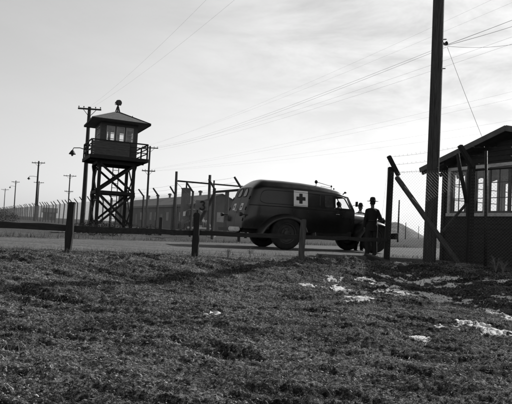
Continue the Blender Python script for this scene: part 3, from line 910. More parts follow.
# ------------------------------------------------------------------ watchtower
def build_tower():
    ctr = at(110.3, 224, 38.0)
    phi = R(25)
    t = thing('watchtower', 'black timber guard tower with hipped roof, railed platform and crossed braces', 'watchtower', (ctr.x, ctr.y, 0), phi)
    hs = 1.14; zf = 4.75; S = 1.88
    # legs
    for sx in (-1, 1):
        for sy in (-1, 1):
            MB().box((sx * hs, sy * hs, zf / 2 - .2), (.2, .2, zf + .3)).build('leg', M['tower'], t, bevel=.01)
    zs = [.25, 2.55, 4.55]
    for i in range(2):
        for (a, b) in (((-hs, -hs), (hs, -hs)), ((hs, -hs), (hs, hs)), ((hs, hs), (-hs, hs)), ((-hs, hs), (-hs, -hs))):
            o = V((a[0] + b[0]) / 2, (a[1] + b[1]) / 2, 0).normalized() * .11
            z0, z1 = zs[i] + .1, zs[i + 1] - .1
            MB().beam(V(a[0], a[1], z0) + o, V(b[0], b[1], z1) + o, .15, .05, o).build('cross_brace', M['tower'], t)
            MB().beam(V(a[0], a[1], z1) + o * 1.45, V(b[0], b[1], z0) + o * 1.45, .15, .05, o).build('cross_brace', M['tower'], t)
            MB().beam(V(a[0], a[1], zs[i + 1]) + o * 1.3, V(b[0], b[1], zs[i + 1]) + o * 1.3, .2, .06, o).build('girt', M['tower'], t)
    # ladder
    lad = MB()
    for s in (-.2, .2): lad.beam(V(.25 + s, .75, -.1), V(.25 + s, .6, zf), .05, .07)
    for i in range(15): lad.beam(V(.05, .75 - .15 * i / 15, .2 + i * .31), V(.45, .75 - .15 * i / 15, .2 + i * .31), .035, .035)
    lad.build('ladder', M['tower'], t)
    # platform: joists and deck
    dk = MB(); dk.box((0, 0, zf + .17), (2 * S, 2 * S, .07)); dk.build('platform_deck', M['tower'], t)
    jo = MB()
    for i in range(9):
        y = -S + .1 + i * (2 * S - .2) / 8; jo.beam(V(-S + .02, y, zf + .065), V(S - .02, y, zf + .065), .06, .14)
    for y in (-hs, hs): jo.beam(V(-S + .1, y, zf - .085), V(S - .1, y, zf - .085), .12, .16)
    jo.build('joist', M['tower'], t)
    fas = MB()
    for a, b in (((-S, -S - .02), (S, -S - .02)), ((-S, S + .02), (S, S + .02)), ((-S - .02, -S), (-S - .02, S)), ((S + .02, -S), (S + .02, S))):
        fas.beam(V(a[0], a[1], zf + .08), V(b[0], b[1], zf + .08), .035, .24)
    fas.build('rim_joist', M['tower'], t)
    # railing
    zt = zf + 1.18
    c = S - .05
    for (x, y) in [(-c, -c), (c, -c), (c, c), (-c, c), (0, c), (-c, 0), (c, 0), (.62, -c)]: MB().box((x, y, zf + .69), (.09, .09, .98)).build('rail_post', M['tower'], t)
    rr = MB()
    for z in (zt, zf + .9, zf + .58):
        for a, b in (((-c, -c), (c, -c)), ((c, -c), (c, c)), ((c, c), (-c, c)), ((-c, c), (-c, -c))):
            if a[1] == b[1] == -c and z < zt: a = (.62, -c)
            o = V((a[0] + b[0]) / 2, (a[1] + b[1]) / 2, 0).normalized() * .03 if a != (.62, -c) else V(0, -.03, 0)
            rr.beam(V(a[0], a[1], z) + o, V(b[0], b[1], z) + o, .05, .09 if z == zt else .06)
    rr.build('handrail', M['tower'], t)
    pn = MB()
    for i in range(6): pn.box(((-c + .62) / 2, -c - .055 - .004 * (i % 2), zf + .28 + i * .148), (c + .62, .03, .142))
    pn.build('boarded_parapet', M['tower_board'], t)
    # cabin
    C = 1.2; zr = 7.25
    def wall(axis, sgn):
        w = MB(); f = MB(); g = MB()
        def P(u, z, d=0): return V(u, sgn * (C + d), z) if axis == 'y' else V(sgn * (C + d), u, z)
        def rect(m_, u0, u1, z0, z1, th, d=0):
            cc = P((u0 + u1) / 2, (z0 + z1) / 2, d)
            m_.box(cc, (u1 - u0, th, z1 - z0) if axis == 'y' else (th, u1 - u0, z1 - z0))
        e = C - .04 if axis == 'x' else C + .04
        zb, zh = 6.02, 7.02
        rect(w, -e, e, zf + .21, zb, .08); rect(w, -e, e, zh, zr, .08)
        us = [-e, -.86, -.28, -.24, .30, .34, .90, e] if axis == 'y' else [-e, -.7, -.08, .08, .7, e]
        ops = [(-.86, -.31), (-.21, .33), (.43, .93)] if axis == 'y' else [(-.75, -.06), (.06, .75)]
        prev = -e
        for (a, b) in ops: rect(w, prev, a, zb, zh, .08); prev = b
        rect(w, prev, e, zb, zh, .08)
        for (a, b) in ops:
            for (p, q, r_, s_) in ((a, b, zb, zb + .05), (a, b, zh - .05, zh), (a, a + .045, zb + .05, zh - .05), (b - .045, b, zb + .05, zh - .05), (a + .045, b - .045, (zb + zh) / 2 - .02, (zb + zh) / 2 + .02)):
                rect(f, p, q, r_, s_, .05, .02)
            rect(g, a + .04, b - .04, zb + .04, zh - .04, .006)
        w.build('cabin_wall', M['tower_board'], t)
        fo = f.build('window', M['tower_frame'], t); g.build('pane', M['glass'], fo)
    wall('y', -1); wall('y', 1); wall('x', -1); wall('x', 1)
    MB().box((0, 0, zr + .02), (2 * C + .1, 2 * C + .1, .04)).build('ceiling', M['tower_board'], t)
    MB().box((.3, .1, zf + .7), (.5, .5, .9)).build('stove', M['black'], t, bevel=.02)
    # hipped roof with open rafters
    e = 1.93; za = 8.15; zr2 = 7.3
    ro = MB(); k = .16
    b1 = [V(-e, -e, zr2), V(e, -e, zr2), V(e, e, zr2), V(-e, e, zr2)]; tp = [V(-k, -k, za), V(k, -k, za), V(k, k, za), V(-k, k, za)]
    ro.loft([[q + V(0, 0, -.03) for q in b1], [q + V(0, 0, .05) for q in b1], [q + V(0, 0, .04) for q in tp]])
    ro.build('roof', M['tower_roof'], t)
    hp = MB()
    for a, b in zip(b1, tp): hp.tube([a + V(0, 0, .06), b + V(0, 0, .06)], .035, 6)
    hp.build('hip_roll', M['black'], t)
    ef = MB()
    for i in range(4): ef.beam(b1[i] + V(0, 0, .0), b1[(i + 1) % 4] + V(0, 0, .0), .04, .13)
    ef.build('fascia', M['tower'], t)
    # searchlight on its stand
    sd = MB()
    for a in range(4):
        an = math.pi / 4 + a * math.pi / 2
        sd.tube([V(.24 * math.cos(an), .24 * math.sin(an), za - .05), V(.05 * math.cos(an), .05 * math.sin(an), za + .5)], .028, 6)
    sd.tube([V(0, 0, za + .1), V(0, 0, za + .62)], .05, 8); sd.lathe([(.2, .0), (.2, .08), (.0, .1)], V(0, 0, za + .02), 'z', 12)
    so = sd.build('searchlight_stand', M['far_pole'], t, smooth='auto')
    lm = MB(); ax = V(.35, -.9, -.1).normalized()
    cl = V(0, 0, za + .76); lm.tube([cl - ax * .19, cl - ax * .14, cl - ax * .0, cl + ax * .17, cl + ax * .19], [.05, .13, .2, .2, .18], 16)
    lm.beam(V(-.2, 0, za + .6), V(.2, 0, za + .6), .04, .03); lm.beam(V(.2, 0, za + .6), V(.2, 0, za + .78), .03, .03); lm.beam(V(-.2, 0, za + .6), V(-.2, 0, za + .78), .03, .03)
    lo = lm.build('searchlight', M['black'], t, smooth='auto')
    MB().tube([V(.95, -.5, 7.75), V(.95, -.5, 8.02)], .03, 6).build('flue', M['black'], t)
    return t


tower = build_tower()


# ------------------------------------------------------------------ long hall behind the fence, and the small far building
def build_hall():
    rr_ = at(221.5, 193.8, 73.5); rl_ = at(139.5, 200.3, 108)
    d = (V(rl_.x, rl_.y, 0) - V(rr_.x, rr_.y, 0)); L_ = d.length; ang = math.atan2(d.y, d.x)
    t = thing('long_hall', 'long hazy grey hall with low gabled roof, brick chimneys and rows of narrow windows', 'building', (rr_.x, rr_.y, 0), ang)
    # local: x runs along the ridge away; the side seen from the camera is +y (left of travel)
    W = 3.7; ze = 3.45; zr = 4.95; L_ += 3
    wl = MB()
    wl.add([V(0, -W, -.3), V(L_, -W, -.3), V(L_, W, -.3), V(0, W, -.3), V(0, -W, ze), V(L_, -W, ze), V(L_, W, ze), V(0, W, ze), V(0, 0, zr), V(L_, 0, zr)],
           [(0, 1, 5, 4), (2, 3, 7, 6), (0, 4, 8, 7, 3), (1, 2, 6, 9, 5)])
    wl.build('wall', M['bwall'], t)
    rf = MB()
    for s in (-1, 1):
        a = [V(-.35, s * (W + .4), ze - .16), V(L_ + .35, s * (W + .4), ze - .16), V(L_ + .35, 0, zr), V(-.35, 0, zr)]
        rf.plate([p + V(0, 0, .03) for p in a], .1, (0, 0, 1))
    ro = rf.build('roof', M['broof'], t)
    bd = MB(); bd.box((L_ / 2, W + .36, ze - .2), (L_ + .7, .04, .22)); bd.box((L_ / 2, -W - .36, ze - .2), (L_ + .7, .04, .22)); bd.build('eave_board', M['bvent'], t)
    for i in range(14):
        x0 = 2.2 + i * 2.75
        for s in (1, -1):
            f = MB()
            if i in (4, 9):
                f.box((x0 + .2, s * (W + .02), 1.0), (1.1, .06, 2.2)); f.build('door', M['bvent'], t); continue
            for u in (0, .55):
                f.box((x0 + u, s * (W + .015), 1.75), (.26, .05, 1.25))
            f.build('window', M['bwin'], t)
    f = MB(); f.box((-.02, 0, 1.9), (.05, 1.0, 1.3)); f.build('window', M['bwin'], t)
    for i, x in enumerate((7.5, 14, 21, 27.5, 33)):
        v = MB(); v.lathe([(.18, 0), (.18, .55), (.34, .6), (.3, .8), (0, .9)], V(x, 0, zr - .05), 'z', 10); v.build('roof_vent', M['bvent'], ro, smooth='auto')
    for (x, px) in ((2.2, 0), (36.5, 1)):
        c = MB(); c.box((x, W + .5, 2.6), (1.15, .9, 5.8)); c.box((x, W + .5, 5.5), (1.28, 1.03, .12)); co = c.build('chimney', M['brick'], t, bevel=.02)
        MB().tube([V(x, W + .5, 5.5), V(x, W + .5, 6.4)], .11, 8).build('flue', M['black'], co, True)
    return t


hall = build_hall()
fb = at(49.5, 217, 150)
sm = thing('small_building', 'small dim building with a low gable seen through the far left fence', 'building', (fb.x, fb.y, 0), R(20))
w = MB(); w.box((0, 0, 1.0), (3.4, 4, 2.4)); w.build('wall', M['bwall'], sm)
w = MB()
for s in (-1, 1): w.plate([V(-2.0, s * 2.3, 2.0), V(2.0, s * 2.3, 2.0), V(2.0, 0, 3.2), V(-2.0, 0, 3.2)], .12, (0, 0, 1))
w.build('roof', M['tower_roof'], sm)
MB().box((-1.71, .4, .9), (.05, .9, 1.9)).build('door', M['far_pole'], sm)
MB().box((.5, -2.02, 1.3), (.9, .05, .8)).build('window', M['bwin'], sm)


# ------------------------------------------------------------------ hut by the gate
def build_hut():
    C0 = V(5.73 + .423 * .14, 17.0 - .906 * .14, 0)
    ang = math.atan2(-.906, .423)   # local x runs along the gable wall towards the right front; local y = into the hut
    t = thing('gatehouse_hut', 'dark clapboard hut with low gable roof and white framed windows behind the fence', 'hut', C0, ang)
    W = 5.10; D = 5.2; ze = 2.86; zr = 3.56
    sl = (zr - ze) / (W / 2)
    # window openings on the gable wall (s0, s1)
    ops = [(.26, 1.54), (1.70, 3.06), (3.36, 4.7)]; z0, z1 = 1.42, 2.70
    rowh = .135

    def siding(axis, fixed, sgn, u0, u1, openings, top):
        m = MB(); z = -.1; i = 0
        while z < 3.6:
            za, zb_ = z, z + rowh; segs = [(u0, u1)]
            if zb_ > z0 - .1 and za < z1 + .1:
                new = []
                p = u0
                for (a, b) in openings:
                    new.append((p, a - .1)); p = b + .1
                new.append((p, u1)); segs = new if (za >= z0 - .14 and zb_ <= z1 + .16) else segs
            for (a, b) in segs:
                if top:
                    # clip to the gable
                    h = zb_ - .02
                    lim = (h - ze) / sl if h > ze else 0
                    a2, b2 = max(a, u0 + lim), min(b, u1 - lim)
                else:
                    if zb_ > ze: continue
                    a2, b2 = a, b
                if b2 - a2 < .03: continue
                # wedge board: thicker at the bottom
                def P(u, d, zz): return V(u, fixed - sgn * d, zz) if axis == 'x' else V(fixed - sgn * d, u, zz)
                m.add([P(a2, -.03, za), P(b2, -.03, za), P(b2, .024, za), P(a2, .024, za), P(a2, -.03, zb_), P(b2, -.03, zb_), P(b2, .006, zb_), P(a2, .006, zb_)],
                      [(0, 3, 2, 1), (4, 5, 6, 7), (0, 1, 5, 4), (1, 2, 6, 5), (2, 3, 7, 6), (3, 0, 4, 7)])
            z += rowh; i += 1
        return m
    siding('x', 0, 1, 0, W, ops, True).build('gable_wall', M['hut'], t)
    siding('x', D, -1, 0, W, [(.5, 2.3), (2.9, 4.7)], True).build('gable_wall', M['hut'], t)
    sw = [(.35, 2.30), (2.55, 4.7)]
    siding('y', 0, 1, 0, D, sw, False).build('side_wall', M['hut'], t)
    siding('y', W, -1, 0, D, sw, False).build('side_wall', M['hut'], t)
    for (x, y) in ((0, 0), (W, 0), (0, D), (W, D)): MB().box((x, y, 1.4), (.12, .12, 2.9)).build('corner_board', M['hut'], t)
    MB().box((W / 2, D / 2, .02), (W - .1, D - .1, .06)).build('floor_boards', M['hut_in'], t)

    def window(axis, fixed, sgn, a, b, cols=3, rows=3):
        fr = MB(); sa = MB(); gl = MB()

        def bx_(m, u0, u1, za, zb_, d0, d1):
            uc, zc, dc = (u0 + u1) / 2, (za + zb_) / 2, fixed - sgn * (d0 + d1) / 2
            if axis == 'x': m.box((uc, dc, zc), (u1 - u0, d1 - d0, zb_ - za))
            else: m.box((dc, uc, zc), (d1 - d0, u1 - u0, zb_ - za))
        w = .095
        bx_(fr, a - w, b + w, z1, z1 + w, -.03, .045); bx_(fr, a - w - .02, b + w + .02, z0 - w, z0, -.03, .07)
        bx_(fr, a - w, a, z0, z1, -.03, .042); bx_(fr, b, b + w, z0, z1, -.03, .042)
        mid = (a + b) / 2
        for (p, q) in ((a, mid), (mid, b)):
            bx_(sa, p + .002, p + .05, z0 + .002, z1 - .002, -.03, .01); bx_(sa, q - .05, q - .002, z0 + .002, z1 - .002, -.03, .01)
            bx_(sa, p + .05, q - .05, z0 + .002, z0 + .06, -.03, .01); bx_(sa, p + .05, q - .05, z1 - .06, z1 - .002, -.03, .01)
            for k in range(1, 2): bx_(sa, p + (q - p) * k / 2 - .011, p + (q - p) * k / 2 + .011, z0 + .06, z1 - .06, -.02, .004)
            for k in range(1, rows): bx_(sa, p + .05, q - .05, z0 + (z1 - z0) * k / rows - .011, z0 + (z1 - z0) * k / rows + .011, -.018, .002)
            bx_(gl, p + .04, q - .04, z0 + .05, z1 - .05, -.012, -.008)
        f = fr.build('window', M['trim'], t); sa.build('sash', M['fascia'], f); gl.build('pane', M['glass'], f)
    for (a, b) in ops: window('x', 0, 1, a, b)
    for (a, b) in ((.5, 2.3), (2.9, 4.7)): window('x', D, -1, a, b)
    for (a, b) in sw: window('y', 0, 1, a, b); window('y', W, -1, a, b)
    # roof with overhang
    oh = .67; of = .40
    rf = MB()
    for s in (0, 1):
        xe = -oh if s == 0 else W + oh
        zt = zr + .10; zE = zt - (W / 2 + oh) * sl
        rf.plate([V(xe, -of, zE), V(xe, D + of, zE), V(W / 2, D + of, zt), V(W / 2, -of, zt)], .05, (0, 0, 1))
    rf.build('roof', M['hut_roof'], t)
    zt = zr + .085; zE = zt - (W / 2 + oh) * sl
    for y in (-of - .02, D + of + .02):
        MB().beam(V(-oh, y, zE), V(W / 2, y, zt), .035, .15).build('barge_board', M['fascia'], t); MB().beam(V(W / 2, y, zt), V(W + oh, y, zE), .035, .15).build('barge_board', M['fascia'], t)
    for i in range(9):
        y = -of + .06 + i * (D + 2 * of - .12) / 8
        MB().beam(V(-oh + .03, y, zE - .085), V(.3, y, zE - .085 + (oh + .27) * sl), .06, .12).build('rafter_tail', M['hut'], t)
        MB().beam(V(W + oh - .03, y, zE - .085), V(W - .3, y, zE - .085 + (oh + .27) * sl), .06, .12).build('rafter_tail', M['hut'], t)
    # things seen dimly inside
    return t


hut = build_hut()

# ------------------------------------------------------------------ vehicles: shared bits
def cat_path(pts, n=6):
    out = []
    P = [pts[0]] + list(pts) + [pts[-1]]
    for i in range(1, len(P) - 2):
        p0, p1, p2, p3 = [Vector(P[i + k]) for k in (-1, 0, 1, 2)]
        for k in range(n):
            t = k / n
            out.append(.5 * ((2 * p1) + (p2 - p0) * t + (2 * p0 - 5 * p1 + 4 * p2 - p3) * t * t + (3 * p1 - p0 - 3 * p2 + p3) * t ** 3))
    out.append(Vector(pts[-1])); return out


def fender(path, y_in, y_out, drop, side, parent, m_, name='fender'):
    pts = cat_path([(x, 0, z) for x, z in path], 5)
    m = MB(); rows_ = []
    for i, p in enumerate(pts):
        d = (pts[min(i + 1, len(pts) - 1)] - pts[max(i - 1, 0)]).normalized()
        nrm = V(-d.z, 0, d.x)
        if nrm.z < 0 and abs(d.x) > .3: nrm = -nrm
        row = []
        for k in range(9):
            a = R(90) * k / 8
            row.append(V(p.x, side * (y_in + (y_out - y_in) * math.sin(a)), p.z) - nrm * drop * (1 - math.cos(a)))
        q = row[-1]; row.append(q - nrm * .03 - V(0, side * .015, 0)); row.append(q - nrm * .03 - V(0, side * .05, 0))
        rows_.append(row)
    m.loft(rows_, False, False)
    return m.build(name, m_, parent, smooth='auto')


def wheel(pos, r, w, parent, m_rim, side):
    m = MB(); h = w / 2; ri = r * .62
    m.lathe([(ri, -h * .8), (ri + .02, -h), (r * .86, -h * 1.05), (r * .95, -h * .9), (r * .99, -h * .6), (r, -h * .25), (r, h * .25), (r * .99, h * .6), (r * .95, h * .9), (r * .86, h * 1.05), (ri + .02, h), (ri, h * .8), (ri, -h * .8)], pos, 'y', 40)
    to = m.build('wheel', M['tyre'], parent, smooth='auto')
    s = side
    k = MB(); k.lathe([(ri + .005, s * h * .75), (ri - .03, s * h * .7), (ri - .05, s * h * .25), (r * .36, s * h * .12), (r * .33, s * h * .4), (r * .2, s * h * .45), (r * .19, s * h * .95), (r * .14, s * h * 1.05), (0, s * h * 1.08)], pos, 'y', 28)
    for a in range(6):
        an = 2 * math.pi * a / 6; k.ell(Vector(pos) + V(r * .26 * math.cos(an), s * h * .5, r * .26 * math.sin(an)), .02, 6, 4)
    k.build('rim', m_rim, to, smooth='auto')
    return to


# ------------------------------------------------------------------ ambulance
def build_ambulance():
    H_ = R(22)
    t = thing('ambulance', 'long dark panel ambulance with dark crosses on white squares, seen from its right rear', 'ambulance', (.651, 18.46, .02), H_)
    WB = 3.4
    zlev = [.62, .72, .84, .96, 1.08, 1.2, 1.30, 1.37, 1.43, 1.5, 1.58, 1.66, 1.74, 1.82, 1.87]
    xs = [-1.45, -1.44, -1.41, -1.36, -1.29, -1.2, -1.08, -.9, -.7, -.55, -.42, -.28, -.14, 0, .14, .28, .42, .55, .7, .9, 1.1, 1.3, 1.5, 1.66, 1.78, 1.88, 2.0, 2.12, 2.24, 2.36, 2.44, 2.52, 2.58, 2.62]
    ROOF_X = [-1.45, -1.42, -1.36, -1.25, -1.05, -.7, 0, .7, 1.2, 1.6, 1.95, 2.2, 2.36, 2.5, 2.62]
    ROOF_Z = [1.96, 2.02, 2.09, 2.16, 2.22, 2.255, 2.265, 2.25, 2.215, 2.165, 2.10, 2.03, 1.985, 1.94, 1.90]

    def wid(x, z):
        w = .90
        if x < -1.05: q = (-1.05 - x) / .40; w -= .16 * (1 - math.sqrt(max(0, 1 - min(1, q) ** 2)))
        if x > 1.9: w -= .10 * ((x - 1.9) / .72) ** 1.3
        if z > 1.30: w -= .11 * (z - 1.30) ** 1.35
        if z < .95: w -= .10 * (.95 - z)
        return w

    def shear(x, z):
        b = max(0, min(1, (-.55 - x) / .9)); b = b * b * (3 - 2 * b)
        s = b * (.02 + .30 * max(0, z - .85) ** 1.25)
        f = max(0, min(1, (x - 2.0) / .62))
        s -= f * .56 * max(0, z - 1.40)
        return s

    def ring(x):
        zt = float(np.interp(x, ROOF_X, ROOF_Z)); zs = min(1.87, zt - .03); w = wid(x, zs); half = []
        for z in zlev: half.append(V(x + shear(x, z), wid(x, z), min(z, zs - (1.87 - z) * .2 if z > zs else z)))
        for k in range(1, 11):
            a = R(90) * k / 10
            y = w * max(0, math.cos(a)) ** .72; z = zs + (zt - zs) * math.sin(a) ** .95
            half.append(V(x + shear(x, z), y if k < 10 else 0, z))
        return half
    nl = len(zlev)
    halves = [ring(x) for x in xs]; nh = len(halves[0])
    m = MB(); rings = []
    for h in halves: rings.append([V(p.x, -p.y, p.z) for p in h] + [V(p.x, p.y, p.z) for p in reversed(h[:-1])])
    n = len(rings[0])
    vs = [p for rg in rings for p in rg]; fs = []
    for i in range(len(rings) - 1):
        for k in range(n - 1):
            c = (rings[i][k] + rings[i][k + 1] + rings[i + 1][k] + rings[i + 1][k + 1]) / 4
            xm = (xs[i] + xs[i + 1]) / 2
            iside = k < nl - 1 or k >= n - nl
            if iside and 1.78 < xm < 2.44 and 1.43 < c.z < 1.82: continue         # cab door windows
            if iside and (math.hypot(xm, c.z - .5) < .58 or math.hypot(xm - WB, c.z - .5) < .58): continue
            a = i * n + k; fs.append((a, a + 1, a + 1 + n, a + n))
    m.add(vs, fs)
    # rear cap is its own part (doors); floor
    fl = [rings[i][0] for i in range(len(rings))] + [rings[i][-1] for i in reversed(range(len(rings)))]
    m.add(fl, [tuple(range(len(fl)))])
    # front cap with windshield openings
    fr = halves[-1]
    yf = [-1, -.90, -.05, .05, .90, 1]
    for k in range(nh - 1):
        for j in range(5):
            cz = (fr[k].z + fr[k + 1].z) / 2
            if 1.43 < cz < 1.82 and j in (1, 3): continue
            q = [V(fr[k].x, fr[k].y * yf[j], fr[k].z), V(fr[k].x, fr[k].y * yf[j + 1], fr[k].z), V(fr[k + 1].x, fr[k + 1].y * yf[j + 1], fr[k + 1].z), V(fr[k + 1].x, fr[k + 1].y * yf[j], fr[k + 1].z)]
            m.add(q, [(0, 1, 2, 3)])
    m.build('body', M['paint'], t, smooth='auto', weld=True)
    # rear doors
    rr = halves[0]
    for s in (-1, 1):
        d = MB()
        for k in range(nh - 1):
            d.add([V(rr[k].x - .004, s * .006, rr[k].z), V(rr[k].x - .004, s * rr[k].y, rr[k].z), V(rr[k + 1].x - .004, s * rr[k + 1].y, rr[k + 1].z), V(rr[k + 1].x - .004, s * .006 if rr[k + 1].y > .006 else 0, rr[k + 1].z)], [(0, 1, 2, 3)])
        do = d.build('rear_door', M['paint_rear'], t, smooth='auto', weld=True)

        def RP(y, z, off): return V(-1.45 + shear(-1.45, z) - off, y, z)
        # arched window
        outline = [(s * .08, 1.68), (s * .08, 1.80), (s * .10, 1.88), (s * .17, 1.925), (s * .28, 1.91), (s * .37, 1.86), (s * .41, 1.78), (s * .42, 1.68), (s * .36, 1.645), (s * .14, 1.645)]
        loopp = cat_path([RP(y, z, .012) for y, z in outline + outline[:1]], 4)
        wo = MB().tube(loopp, .014, 6, False).build('rear_window', M['rubber'], do, True)
        g = MB(); g.plate([RP(y, z, .008) for y, z in outline], .003, (-1, 0, 0)); g.build('pane', M['carglass'], wo)
        # little cross square
        q = MB(); q.plate([RP(s * .33 + a, b, .010) for a, b in ((-.10, 1.20), (.10, 1.20), (.10, 1.42), (-.10, 1.42))], .004, (-1, 0, 0))
        so = q.build('cross_square', M['white'], do)
        c_ = MB()
        for (a0, a1, b0, b1) in ((-.02, .02, 1.235, 1.385), (-.062, .062, 1.292, 1.330)):
            c_.plate([RP(s * .33 + a, b, .0165 if a1 > .03 else .0185) for a, b in ((a0, b0), (a1, b0), (a1, b1), (a0, b1))], .003, (-1, 0, 0))
        c_.build('cross', M['cross'], so)
        MB().tube([RP(s * .06, 1.12, .05), RP(s * .06, 1.26, .05)], .012, 6).build('handle', M['chrome'], do, True)
        hg = MB()
        for z in (.9, 1.25, 1.6): hg.tube([RP(s * .74, z - .05, .012), RP(s * .74, z + .05, .012)], .014, 6)
        hg.build('hinge', M['rubber'], do, True)
        # tail lamp on a stalk
        tl = MB(); tl.beam(V(-1.30, s * .84, 1.04), V(-1.52, s * .90, 1.05), .03, .03); tl.tube([V(-1.50, s * .90, 1.05), V(-1.57, s * .90, 1.05), V(-1.60, s * .90, 1.05)], [.045, .065, .06], 12)
        tl.build('tail_lamp', M['black'], t, smooth='auto')
    # mouldings
    for s in (-1, 1):
        bl = MB(); bl.tube([V(x + shear(x, 1.37), s * (wid(x, 1.37) + .004), 1.37 - .02 * max(0, x)) for x in xs[2:-4]], .013, 6, False)
        bl.build('belt_moulding', M['paint'], t, True)
        ov = [(-.75, 1.45), (-.98, 1.50), (-1.05, 1.64), (-.98, 1.80), (-.72, 1.87), (-.2, 1.88), (.5, 1.875), (1.18, 1.85), (1.22, 1.8), (1.22, 1.5), (1.18, 1.45), (.5, 1.45), (-.2, 1.45), (-.75, 1.45)]
        om = MB(); om.tube([V(p.x + shear(p.x, p.z), s * (wid(p.x, p.z) + .003), p.z) for p in cat_path([(a, 0, b) for a, b in ov], 5)], .010, 5, False)
        om.build('panel_moulding', M['paint'], t, True)
        # big cross square on the side
        q = MB(); x0, x1 = .255, .765
        def SP(x, z, off): return V(x, s * (wid(x, z) + off), z)
        g_ = []
        for x in np.linspace(x0, x1, 4): g_.append([SP(x, z, .010) for z in np.linspace(1.42, 1.93, 7)[:]])
        q.loft(g_, False, False)
        so = q.build('cross_square', M['white'], t)
        c_ = MB()
        for (a0, a1, b0, b1, of) in ((-.06, .06, -.165, .165, .014), (-.165, .165, -.06, .06, .017)):
            g_ = [[SP(.51 + a, 1.675 + b, of) for b in np.linspace(b0, b1, 5)] for a in np.linspace(a0, a1, 4)]
            c_.loft(g_, False, False)
        c_.build('cross', M['cross'], so)
        # side panel window behind the door
        g_ = [[SP(x, z, .008) for z in np.linspace(1.46, 1.84, 6)] for x in np.linspace(1.40, 1.70, 4)]
        w_ = MB(); w_.loft(g_, False, False); w_.build('side_window', mat('dark_side_pane', .045, .25, .3, 5), t)  # plain dark grey pane
        # cab door: raised seam, window frame, pane, handle
        dr = MB(); xa, xb = 1.74, 2.50
        g_ = [[SP(x, z, .007) for z in np.linspace(.74, 1.355, 7)] for x in np.linspace(xa, xb, 8)]
        dr.loft(g_, False, False); do = dr.build('door', M['paint'], t, True)
        ol = [(1.80, 1.44), (1.79, 1.6), (1.80, 1.78), (1.87, 1.825), (2.1, 1.825), (2.24, 1.80), (2.32, 1.74), (2.42, 1.5), (2.42, 1.44), (2.1, 1.435), (1.80, 1.44)]
        WPs = [V(a + shear(a, b), s * (wid(a, b) + .002), b) for a, b in ol]
        fo = MB().tube(cat_path(WPs, 4), .022, 6, False).build('window', M['rubber'], do, True)
        gp = MB(); gp.add([p - V(0, s * .012, 0) for p in WPs[:-1]], [tuple(range(len(WPs) - 1))]); gp.build('pane', M['glass'], fo)
        MB().tube([SP(1.82, 1.24, .03), SP(1.95, 1.24, .03)], .012, 6).build('handle', M['chrome'], do, True)
        # fenders, running board, wheels
        fender([(.86, .40), (.78, .70), (.56, 1.0), (.20, 1.15), (-.18, 1.15), (-.55, 1.02), (-.84, .78), (-1.04, .48)], .78, 1.10, .15, s, t, M['paint_dusty'])
        fender([(4.12, .50), (4.09, .75), (3.92, .99), (3.60, 1.11), (3.26, 1.11), (2.92, .97), (2.68, .70), (2.52, .44)], .46, 1.04, .15, s, t, M['paint_dusty'])
        rb = MB(); rb.box((1.68, s * .93, .44), (1.66, .24, .045)); rb.box((1.68, s * .80, .56), (1.66, .03, .25)); rb.build('running_board', M['paint_dusty'], t, bevel=.008)
        rs_ = MB(); rs_.box((1.68, s * 1.053, .44), (1.64, .006, .03)); rs_.build('running_board_highlight', M['chrome'], t)  # pale strip added as the highlight along the board's edge
        wheel((0, s * .95, .525), .525, .21, t, M['rim'], s); wheel((WB, s * .86, .525), .525, .21, t, M['rim'], s)
        hl = MB(); hl.lathe([(0, -.22), (.06, -.2), (.11, -.08), (.125, 0), (.11, .02), (0, .045)], V(3.95, s * .56, 1.12), 'x', 16); ho = hl.build('headlight', M['paint'], t, True)
        MB().lathe([(.105, .022), (.06, .04), (0, .048)], V(3.95, s * .56, 1.12), 'x', 16).build('lens', M['carglass'], ho, True)
        mi = MB(); mi.tube([V(2.46, s * .84, 1.55), V(2.52, s * 1.02, 1.6)], .01, 5); mi.box((2.53, s * 1.04, 1.62), (.02, .13, .17)); mi.build('mirror', M['black'], t)
    # windshield glass
    for s in (-1, 1):
        a, b = .06, .70
        MB().add([V(2.61 + shear(2.62, 1.44), s * a, 1.44), V(2.61 + shear(2.62, 1.44), s * b, 1.44), V(2.61 + shear(2.62, 1.81), s * b * .97, 1.81), V(2.61 + shear(2.62, 1.81), s * a, 1.81)], [(0, 1, 2, 3)]).build('windshield', M['glass'], t)
    # hood
    hd = []
    for (x, w, zt, zb) in ((2.60, .66, 1.40, .72), (2.9, .60, 1.385, .72), (3.3, .52, 1.35, .72), (3.7, .43, 1.295, .70), (3.95, .36, 1.24, .68), (4.06, .29, 1.15, .68), (4.09, .22, 1.02, .7)):
        r_ = []
        for k in range(17):
            a = math.pi * k / 16; r_.append(V(x, -w * math.copysign(abs(math.cos(a)) ** .55, math.cos(a)), zb + (zt - zb) * math.sin(a) ** .45))
        hd.append(r_)
    h_ = MB(); h_.loft(hd, True, True); ho = h_.build('hood', M['paint'], t, smooth='auto')
    gr_ = MB()
    for k in range(9): gr_.beam(V(4.105 - .012 * k * .3, -.30 + .008 * k, .74 + k * .05), V(4.105 - .012 * k * .3, .30 - .008 * k, .74 + k * .05), .03, .018)
    gr_.build('grille', M['paint_rear'], t)
    bp = MB(); bp.box((4.32, 0, .60), (.05, 1.75, .16)); bp.beam(V(3.9, -.4, .56), V(4.3, -.4, .6), .05, .1); bp.beam(V(3.9, .4, .56), V(4.3, .4, .6), .05, .1); bp.build('front_bumper', M['paint'], t, bevel=.012)
    # rear step bumper: near half painted pale for the light it reflects
    st_ = MB(); st_.box((-1.62, .30, .57), (.16, 1.05, .10)); st_.beam(V(-1.2, .35, .58), V(-1.6, .35, .58), .05, .08); st_.beam(V(-1.2, -.35, .58), V(-1.6, -.35, .58), .05, .08); st_.build('rear_step', M['black'], t, bevel=.012)
